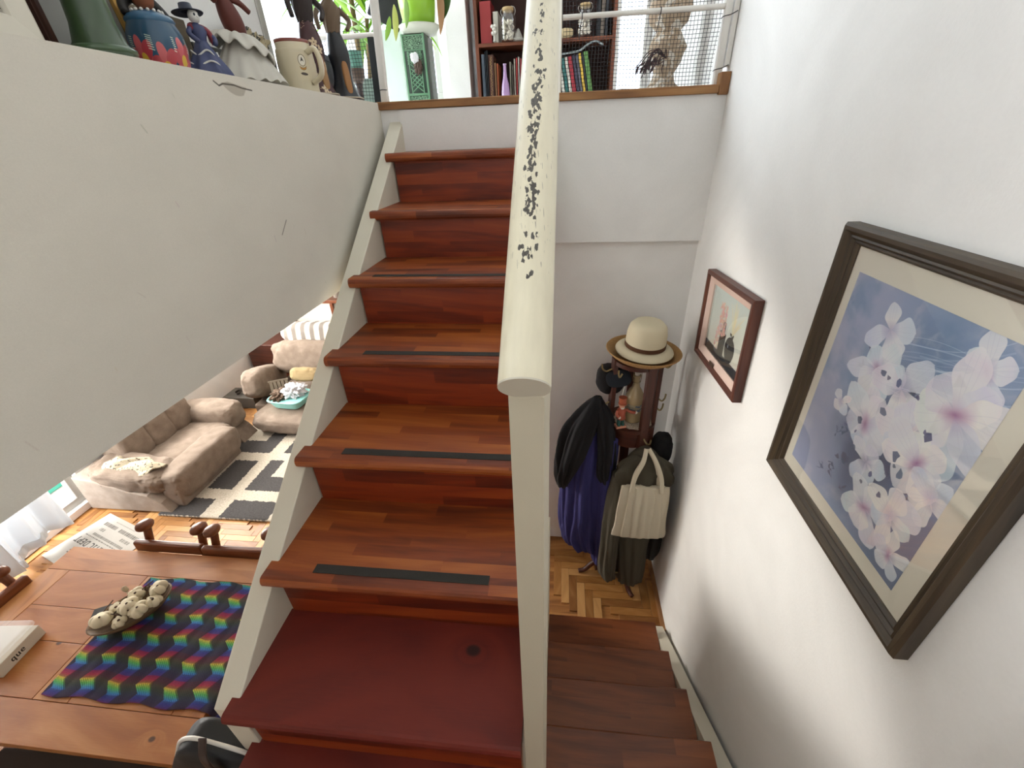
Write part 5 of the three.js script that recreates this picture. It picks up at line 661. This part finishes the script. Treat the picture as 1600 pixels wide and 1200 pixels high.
{ // weathered sculpture with dried leaves behind the net
  const t = thing('stone_urn', 'weathered beige stone urn behind the net by the right wall', 'urn', [0.50, 2.803, -2.72]); const sm_ = std(0xffffff, 0.95, { map: dataTex(256, 256, (u, v) => { const n = fbm(u * 8, v * 8, 3, 4); return n > 0.12 ? [205, 196, 182] : mix([150, 128, 106], [184, 164, 140], clamp(n + 0.6)); }, 0.3, 0.3), bumpMap: bumpFine, bumpScale: 0.004 });
  const pr = lathe([[0, 0], [0.09, 0.001], [0.095, 0.03], [0.06, 0.06], [0.05, 0.1], [0.075, 0.15], [0.09, 0.2], [0.07, 0.25], [0.055, 0.27], [0.085, 0.3], [0.1, 0.36], [0.08, 0.42], [0.05, 0.44], [0, 0.44]], 32); const p = pr.attributes.position; for (let i = 0; i < p.count; i++) { const k = 1 + 0.25 * fbm(p.getX(i) * 18, p.getY(i) * 14, p.getZ(i) * 18, 3); p.setX(i, p.getX(i) * k); p.setZ(i, p.getZ(i) * k); } pr.computeVertexNormals(); mesh('body', uvBox(pr, 'y'), sm_, t);
  const r = rng(37), d = thing('dried_branch', 'dark dried leafy twigs hanging over the stone urn', 'twigs', [0.49, 2.955, -2.63]); const m = std(0x4b3637, 0.9); for (let k = 0; k < 9; k++) { const a = PI * (0.75 + k * 0.09), l = 0.1 + r() * 0.08; mesh('twig', tube([[0, 0, 0], [Math.cos(a) * l * 0.5, 0.02 + r() * 0.02, 0.01], [Math.cos(a) * l, -0.03 - r() * 0.05, 0.02]], 0.0022, 10, 5), m, d); for (let q = 0; q < 3; q++) mesh('leaf', at(leafGeo(0.04, 0.012, 0.7), Math.cos(a) * l * (0.5 + q * 0.2), 0.005 - q * 0.015, 0.015, 0.3, r() * 6, PI * 0.8), m, d); }
}
// ---------------------------------------------------------------- ledge: frames and figurines
const LY = 2.805;
const gold = std(0xb08a4a, 0.35, { metalness: 0.6 });
function ledgeFrame(label, z, x, w, h, prof, mat, art, lean) { const t = thing('picture_frame', label, 'picture', [x, LY, z]); const g = new THREE.Group(); t.rotation.set(0, PI / 2, 0, 'YXZ'); t.rotation.x = lean; const up = (q) => q.translate(0, h / 2, 0); mesh('frame', up(frameRing(w, h, prof)), mat, t); mesh('backing', up(plate(w - 0.004, h - 0.004, 0.003, 0.004)), std(0x6b5a45, 0.8), t); mesh('print', up(printPlane(w - 0.03, h - 0.03, 0.0056)), art, t); return t; }
{
  const liner = std(0xd9d2c2, 0.6);
  const t = ledgeFrame('white wooden picture frame at the left end of the ledge', -0.638, -0.905, 0.40, 0.5, [[0, 0], [0, 0.02], [0.006, 0.024], [0.036, 0.02], [0.04, 0.012], [0.044, 0.006]], liner, std(0xffffff, 0.7, { map: dataTex(64, 64, (u, v) => mix([190, 182, 170], [160, 150, 150], clamp(fbm(u * 5, v * 5, 1, 3) + 0.5))) }), -0.06);
  mesh('slip', frameRing(0.312, 0.412, [[0, 0.008], [0, 0.016], [0.010, 0.016], [0.011, 0.007]]).translate(0, 0.25, 0), std(0x33251f, 0.5), t);
  const pt = dataTex(256, 256, (u, v) => { const n = fbm(u * 3, v * 3, 8, 4), m = fbm(u * 9, v * 9, 2, 3); return u < 0.86 + n * 0.18 && u > 0.62 + n * 0.1 ? (v < 0.38 + n * 0.2 ? mix([196, 160, 112], [170, 130, 90], clamp(m + 0.5)) : [112, 82, 62]) : mix([62, 46, 66], [92, 74, 92], clamp(m + 0.5)); });
  ledgeFrame('dark painting in a thin brown frame behind the white frame', -0.715, -0.965, 0.42, 0.56, [[0, 0], [0, 0.016], [0.010, 0.018], [0.012, 0.012], [0.0125, 0.014], [0.015, 0.014], [0.016, 0.007]], std(0x3f2418, 0.4), std(0xffffff, 0.6, { map: pt }), -0.07);
  const gt = ledgeFrame('gold framed grey picture leaning behind the green vase', -1.02, -0.985, 0.26, 0.34, [[0, 0], [0, 0.014], [0.004, 0.016], [0.007, 0.013], [0.009, 0.016], [0.012, 0.013], [0.014, 0.006]], gold, std(0x8d8a82, 0.35), -0.16);
  const v = thing('vase', 'dark green glazed vase with flared foot on the ledge', 'vase', [-0.915, LY, -0.978]); const prof = [[0, 0], [0.05, 0.001], [0.0545, 0.008], [0.053, 0.016], [0.044, 0.03], [0.037, 0.06], [0.034, 0.12], [0.033, 0.2], [0.03, 0.26], [0.034, 0.28], [0.03, 0.28], [0.026, 0.26], [0.03, 0.1], [0, 0.02]]; mesh('body', lathe(prof, 40), phys(0x33492c, 0.35, { clearcoat: 0.5 }), v); mesh('foot_ring', lathe([[0.053, 0.012], [0.0555, 0.014], [0.0555, 0.02], [0.049, 0.024]], 40), phys(0x3d5636, 0.35, { clearcoat: 0.5 }), v);
}
{ // painted doll
  const t = thing('painted_doll', 'round ceramic doll painted with red flowers on blue', 'figurine', [-0.945, LY, -1.165], 1.2);
  const tx = canvasTex(1024, 256, (c, W, H) => { c.fillStyle = '#1f4a66'; c.fillRect(0, 0, W, H); const r = rng(7); const fl = (x, y, s) => { for (let k = 0; k < 6; k++) { c.fillStyle = k % 2 ? '#b9414a' : '#c9585c'; c.save(); c.translate(x, y); c.rotate(k * 1.047 + 0.3); c.beginPath(); c.ellipse(s * 0.62, 0, s * 0.55, s * 0.36, 0, 0, 7); c.fill(); c.restore(); } c.fillStyle = '#d9b13a'; c.beginPath(); c.arc(x, y, s * 0.32, 0, 7); c.fill(); }; for (let k = 0; k < 8; k++) { fl(64 + k * 128, 150 + (k % 2) * 26, 74); fl(k * 128, 240, 56); } for (let k = 0; k < 8; k++) { c.strokeStyle = '#dfe8d2'; c.lineWidth = 3; for (let q = 0; q < 7; q++) { c.beginPath(); c.moveTo(k * 128 - 16, 66 + q * 8); c.lineTo(k * 128 + 16, 72 + q * 8); c.stroke(); } c.fillStyle = '#e8e8ea'; for (let q = 0; q < 3; q++) { c.beginPath(); c.arc(k * 128 + q * 9 - 8, 180 + (q % 2) * 8, 4, 0, 7); c.fill(); } } });
  tx.repeat.set(1, -1); tx.offset.set(0, 1);
  tx.repeat.set(1, 1); tx.offset.set(0, 0);
  mesh('skirt', lathe([[0, 0], [0.045, 0.001], [0.052, 0.02], [0.057, 0.05], [0.055, 0.075], [0.046, 0.096]], 40), phys(0xffffff, 0.3, { map: tx, clearcoat: 0.4 }), t);
  mesh('bodice', lathe([[0.046, 0.095], [0.049, 0.1], [0.044, 0.108], [0.026, 0.116], [0.012, 0.12], [0, 0.121]], 32), phys(0x2f5f80, 0.35, { clearcoat: 0.3 }), t);
  mesh('head', [ball(0, 0.143, 0.0, 0.022, 0.026, 0.022), ball(0, 0.14, 0.022, 0.004)], std(0x8a5236, 0.5), t); mesh('hair', [ball(0, 0.15, -0.008, 0.0255, 0.026, 0.024), taper([[0.01, 0.15, -0.02], [0.035, 0.13, -0.015], [0.045, 0.108, 0.0]], (u) => 0.014 - 0.006 * u, 14, 8), taper([[-0.01, 0.15, -0.02], [-0.035, 0.13, -0.015], [-0.045, 0.108, 0.0]], (u) => 0.014 - 0.006 * u, 14, 8)], std(0x15110f, 0.5), t);
  const beads = []; for (let k = 0; k < 16; k++) { const a = k / 16 * 2 * PI; beads.push(ball(Math.cos(a) * 0.03, 0.116, Math.sin(a) * 0.03, 0.0035, 0.0035, 0.0035, 8, 6)); } const bn = mesh('necklace', beads, std(0xd9d6cf, 0.4), t); bn.userData.kind = 'stuff';
}
{ // small lady in blue
  const t = thing('lady_figurine', 'small lady figurine in a blue dress with white trim and wide hat', 'figurine', [-0.945, LY, -1.318], 1.3), blue = std(0x3d4468, 0.5), wh = std(0xdad7d0, 0.5), ink = std(0x23262f, 0.5);
  mesh('skirt', loft([[0.0, 0, 0, 0.058, 0.05], [0.02, 0, 0, 0.055, 0.047], [0.05, 0, 0, 0.036, 0.032], [0.08, 0, 0, 0.018, 0.016], [0.088, 0, 0, 0.014, 0.013]], (th, q) => 1 + 0.09 * Math.sin(8 * th) * (1 - q), 80, 24), blue, t);
  for (const [y, r] of [[0.006, 0.057], [0.036, 0.044], [0.06, 0.031]]) { const ring = []; for (let k = 0; k < 40; k++) { const a = k / 40 * 2 * PI, f = 1 + 0.06 * Math.sin(8 * a); ring.push([Math.cos(a) * r * f, y + 0.006 * Math.sin(4 * a), Math.sin(a) * r * 0.87 * f]); } mesh('trim', tube(ring, 0.0022, 80, 6, true), wh, t); }
  mesh('torso', lathe([[0.013, 0.086], [0.015, 0.095], [0.02, 0.108], [0.016, 0.118], [0.007, 0.122], [0.006, 0.127]], 20), blue, t); mesh('shawl', [taper([[-0.022, 0.112, 0.004], [0, 0.121, -0.014], [0.022, 0.112, 0.004], [0.034, 0.085, 0.006]], () => 0.007, 20, 8)], std(0x83303a, 0.7), t);
  mesh('arm', taper([[0.02, 0.112, 0], [0.032, 0.095, 0.012], [0.02, 0.082, 0.024]], () => 0.006, 12, 8), blue, t); mesh('arm', taper([[-0.02, 0.112, 0], [-0.034, 0.098, 0.01], [-0.024, 0.082, 0.022]], () => 0.006, 12, 8), blue, t);
  mesh('head', [ball(0, 0.138, 0.001, 0.013, 0.015, 0.0135), ball(0, 0.136, 0.0135, 0.0025)], wh, t); mesh('eye', ball(-0.005, 0.14, 0.012, 0.003, 0.0035, 0.002, 8, 6), ink, t); mesh('eye', ball(0.005, 0.14, 0.012, 0.003, 0.0035, 0.002, 8, 6), ink, t);
  mesh('hat', at(lathe([[0.014, 0.004], [0.034, 0], [0.036, 0.002], [0.016, 0.008], [0.014, 0.02], [0, 0.022]], 32), 0, 0.146, -0.002, 0, 0, 0).rotateX(-0.1), std(0x2f3446, 0.5), t);
}
{ // dancer in a white bell skirt
  const t = thing('dancer_figurine', 'terracotta dancer figurine in a wide white ruffled skirt', 'figurine', [-0.935, LY, -1.475], 1.35), wh = std(0xcbc6ba, 0.75, { bumpMap: bumpFine, bumpScale: 0.0006 }), tc = std(0x5e2a20, 0.55);
  const wav = (n, a) => (th, q) => 1 + a * Math.sin(n * th) * (1 - q);
  const sk = loft([[0.012, 0, 0, 0.112, 0.085], [0.03, 0, 0, 0.1, 0.078], [0.06, 0, 0, 0.078, 0.062], [0.1, 0.0, 0, 0.05, 0.042], [0.118, 0, 0, 0.03, 0.028]], wav(14, 0.05), 140, 30); { const p = sk.attributes.position; for (let i = 0; i < p.count; i++) { const y = p.getY(i), a = Math.atan2(p.getZ(i), p.getX(i)); if (y < 0.03) p.setY(i, y + 0.006 * Math.sin(14 * a) * (1 - y / 0.03)); } sk.computeVertexNormals(); } mesh('skirt', sk, wh, t);
  const fl = sheet((u, v) => { const a = u * 2 * PI, r = lerp(0.028, 0.085, v); return V(Math.cos(a) * r, 0.125 - 0.035 * v * v + 0.008 * v * Math.sin(11 * a) + 0.022 * v * Math.cos(a + 2.6), Math.sin(a) * r * 0.85); }, 110, 10, 0.004); mesh('flounce', fl, wh, t);
  mesh('foot_block', bx(-0.07, 0, -0.045, 0.07, 0.011, 0.045, 0.004), tc, t);
  mesh('torso', taper([[0, 0.11, 0], [-0.006, 0.14, 0], [-0.02, 0.175, 0.002], [-0.032, 0.205, 0.003], [-0.038, 0.222, 0.003]], (u) => 0.02 + 0.008 * Math.sin(u * 4.2) - 0.01 * sm(0.75, 1, u), 24, 14), tc, t);
  mesh('arm', taper([[-0.022, 0.205, 0.01], [0.005, 0.195, 0.025], [0.03, 0.178, 0.03]], (u) => 0.009 - 0.002 * u, 14, 8), tc, t); mesh('arm', taper([[-0.045, 0.205, 0], [-0.065, 0.19, 0.012], [-0.07, 0.21, 0.03]], (u) => 0.009 - 0.002 * u, 14, 8), tc, t);
  mesh('head', [ball(-0.044, 0.243, 0.004, 0.017, 0.021, 0.018), ball(-0.044, 0.24, 0.022, 0.003), ball(-0.05, 0.258, -0.01, 0.014)], tc, t);
  const rk = mesh('rock', uvBox(at(blob(0.06, 0.09, 0.17, 0.8, 0.03, 30, 6, 12), -1.055, LY + 0.14, -1.70)), std(0xffffff, 0.8, { map: dataTex(128, 128, (u, v) => { const n = fbm(u * 10, v * 10, 4, 4); return n > 0.08 ? [58, 56, 50] : mix([150, 136, 104], [182, 168, 138], clamp(n + 0.7)); }, 0.15, 0.15) })); tag(rk, 'mottled grey and ochre rock on the long box behind the mug', 'rock');
  const bxs = mesh('long_box', uvBox(bx(-1.108, LY, -1.80, -1.03, LY + 0.105, -1.40, 0.003), 'z'), std(0x494844, 0.6)); tag(bxs, 'long dark grey box against the wall behind the white-skirted dancer', 'box');
  const b2 = mesh('wooden_box', uvBox(bx(-1.105, LY, -1.395, -1.03, LY + 0.15, -1.18, 0.003), 'z'), std(0xffffff, 0.6, { map: woodTex(0x6d604c, 0x4a4032, 0x857660, { seed: 121 }) })); tag(b2, 'brown-grey wooden box against the wall behind the painted doll', 'box');
}
{ // mug
  const t = thing('beer_mug', 'cream stoneware beer mug with rust rim and printed crest', 'mug', [-0.915, LY, -1.728], 0.0), cr = phys(0xd2c5a5, 0.3, { clearcoat: 0.5 });
  mesh('body', lathe([[0, 0], [0.056, 0.001], [0.058, 0.006], [0.057, 0.02], [0.06, 0.05], [0.061, 0.085], [0.058, 0.12], [0.057, 0.124], [0.0545, 0.128], [0.054, 0.15], [0.049, 0.15], [0.05, 0.1], [0.05, 0.02], [0, 0.012]], 48), cr, t);
  mesh('rim_band', lathe([[0.0542, 0.142], [0.0552, 0.143], [0.0552, 0.151], [0.048, 0.1515]], 48), phys(0x7d3423, 0.3, { clearcoat: 0.5 }), t);
  mesh('handle', tube([[0.02, 0.115, -0.055], [0.03, 0.122, -0.085], [0.032, 0.09, -0.098], [0.03, 0.05, -0.092], [0.022, 0.03, -0.058]], 0.0085, 30, 10).rotateY(1.62 - PI), cr, t);
  const tx = canvasTex(256, 384, (c, W, H) => { c.fillStyle = '#d2c5a5'; c.fillRect(0, 0, W, H); c.strokeStyle = '#4a4038'; c.lineWidth = 7; c.beginPath(); c.ellipse(128, 110, 62, 80, 0, 0, 7); c.stroke(); c.fillStyle = '#e4ddcc'; c.beginPath(); c.ellipse(128, 110, 52, 70, 0, 0, 7); c.fill(); c.fillStyle = '#3a332d'; c.beginPath(); c.moveTo(128, 60); c.lineTo(158, 130); c.lineTo(128, 112); c.lineTo(100, 130); c.fill(); c.fillStyle = '#b8843a'; c.beginPath(); c.moveTo(70, 190); c.quadraticCurveTo(128, 240, 186, 190); c.lineTo(176, 226); c.quadraticCurveTo(128, 268, 80, 226); c.fill(); c.strokeStyle = '#5a4a38'; c.lineWidth = 4; c.stroke(); c.fillStyle = '#4a4038'; c.beginPath(); c.ellipse(128, 300, 60, 20, 0.1, 0, 7); c.fill(); });
  const a0 = -1.05, a1 = -0.35; mesh('crest', (() => { const g = new THREE.CylinderGeometry(0.0616, 0.0608, 0.075, 24, 1, true, 0.4, 0.8); return g.translate(0, 0.075, 0); })(), std(0xffffff, 0.4, { map: tx }), t);
}
function gownLady(name, label, pos, h, main, deco, top, turn, tex) {   // tall carved lady in a long gown
  const t = thing(name, label, 'figurine', pos, turn); const mm = tex ? std(0xffffff, 0.35, { map: tex }) : std(main, 0.35), dm = std(deco, 0.5), tm = std(top, 0.7, { bumpMap: bumpFine, bumpScale: 0.002 });
  mesh('stand', lathe([[0, 0], [0.05, 0.001], [0.052, 0.006], [0.046, 0.012], [0, 0.012]], 28), std(0x2c1712, 0.4), t);
  mesh('gown', uvBox(loft([[0.01, 0, 0, 0.055, 0.045], [0.025, 0, 0, 0.045, 0.038], [0.06, 0.002, 0, 0.031, 0.028], [0.1, 0.004, 0, 0.029, 0.026], [0.14, 0.002, 0, 0.034, 0.028], [0.175, 0, 0, 0.028, 0.024], [0.2, -0.002, 0, 0.02, 0.018]], (th, q) => 1 + 0.07 * Math.sin(7 * th) * (1 - q) * (1 - q), 72, 36), 'y'), mm, t);
  mesh('panel', at(blob(0.022, 0.1, 0.012, 0.6), 0.0, 0.07, 0.028, -0.08), dm, t); mesh('hem', tube(Array.from({ length: 32 }, (_, k) => { const a = k / 32 * 2 * PI, f = 1 + 0.05 * Math.sin(7 * a); return [Math.cos(a) * 0.056 * f, 0.014, Math.sin(a) * 0.046 * f]; }), 0.0025, 64, 6, true), std(0xb9a892, 0.5), t);
  mesh('torso', uvBox(loft([[0.195, -0.002, 0, 0.021, 0.018], [0.225, -0.002, 0, 0.027, 0.021], [0.255, 0, 0, 0.031, 0.022], [0.275, 0, 0, 0.022, 0.017], [0.29, 0, 0, 0.008, 0.008], [0.3, 0, 0, 0.008, 0.008]], (th, q) => 1 + 0.05 * Math.sin(9 * th + q * 20), 48, 24), 'y'), tm, t);
  mesh('arm', taper([[0.028, 0.265, 0], [0.052, 0.235, 0.012], [0.03, 0.205, 0.03]], (u) => 0.009 - 0.003 * u, 16, 8), tm, t); mesh('arm', taper([[-0.028, 0.265, 0], [-0.055, 0.24, 0.01], [-0.06, 0.2, 0.022]], (u) => 0.009 - 0.003 * u, 16, 8), tm, t);
  mesh('head', [ball(0, 0.322, 0, 0.018, 0.023, 0.019), ball(0, 0.318, 0.018, 0.004)], std(0xcdbd9d, 0.5), t); mesh('hat', lathe([[0.018, 0.338], [0.05, 0.333], [0.052, 0.336], [0.02, 0.345], [0.018, 0.365], [0, 0.368]], 32), std(main, 0.5), t); t.scale.set(1.3, 1.2, 1.3); return t;
}
{
  const flo = canvasTex(256, 256, (c, W, H) => { c.fillStyle = '#3c1216'; c.fillRect(0, 0, W, H); const r = rng(4); for (let k = 0; k < 9; k++) { const x = r() * W, y = r() * H; c.fillStyle = '#cbb592'; for (let q = 0; q < 5; q++) { c.beginPath(); c.ellipse(x + Math.cos(q * 1.257) * 15, y + Math.sin(q * 1.257) * 15, 12, 8, q * 1.257, 0, 7); c.fill(); } for (let q = 0; q < 12; q++) { c.beginPath(); c.arc(x + 6 * Math.sin(q), y + 30 + q * 5, 2, 0, 7); c.fill(); } } }, 0.12, 0.12);
  gownLady('gown_figurine', 'tall carved lady in a maroon gown with cream flowers', [-0.95, LY, -1.935], 0.37, 0x33181a, 0x9c7448, 0x2b1f1c, 1.15, flo);
  gownLady('gown_figurine', 'tall carved lady in a black gown with an orange front panel', [-0.935, LY, -2.125], 0.37, 0x15171c, 0x9a6a38, 0x6b5844, 0.95);
  const t = thing('storage_box', 'grey-blue plastic box behind the two carved ladies', 'box', [-1.035, LY, -2.13], 0.1); mesh('body', bx(-0.05, 0, -0.06, 0.05, 0.15, 0.09, 0.006), std(0x6d7078, 0.5), t); mesh('lid', bx(-0.053, 0.15, -0.063, 0.053, 0.17, 0.093, 0.006), std(0x8b8f98, 0.5), t);
  const s = thing('wooden_pedestal', 'dark wooden cup holder at the right end of the ledge', 'stand', [-1.0, LY, -2.45]); mesh('column', lathe([[0, 0], [0.035, 0.001], [0.03, 0.012], [0.012, 0.03], [0.014, 0.08], [0.02, 0.1], [0, 0.1]], 20), std(0x3a2a26, 0.4), s); mesh('cup', lathe([[0, 0.1], [0.02, 0.102], [0.034, 0.125], [0.037, 0.16], [0.034, 0.16], [0.03, 0.125], [0, 0.11]], 28), std(0x5d4a3d, 0.3), s);
  const c = mesh('teal_beaker', lathe([[0, 0.0], [0.025, 0.001], [0.034, 0.05], [0.0365, 0.1], [0.033, 0.1], [0.03, 0.05], [0, 0.006]], 28).translate(-1.0, LY + 0.128, -2.45), std(0x5f9483, 0.4)); tag(c, 'teal beaker standing in the dark wooden cup holder', 'cup');
}
scene.traverse((o) => { if (o.isMesh) o.castShadow = o.receiveShadow = true; if (o.isLight) o.castShadow = true; });
renderer.render(scene, camera);
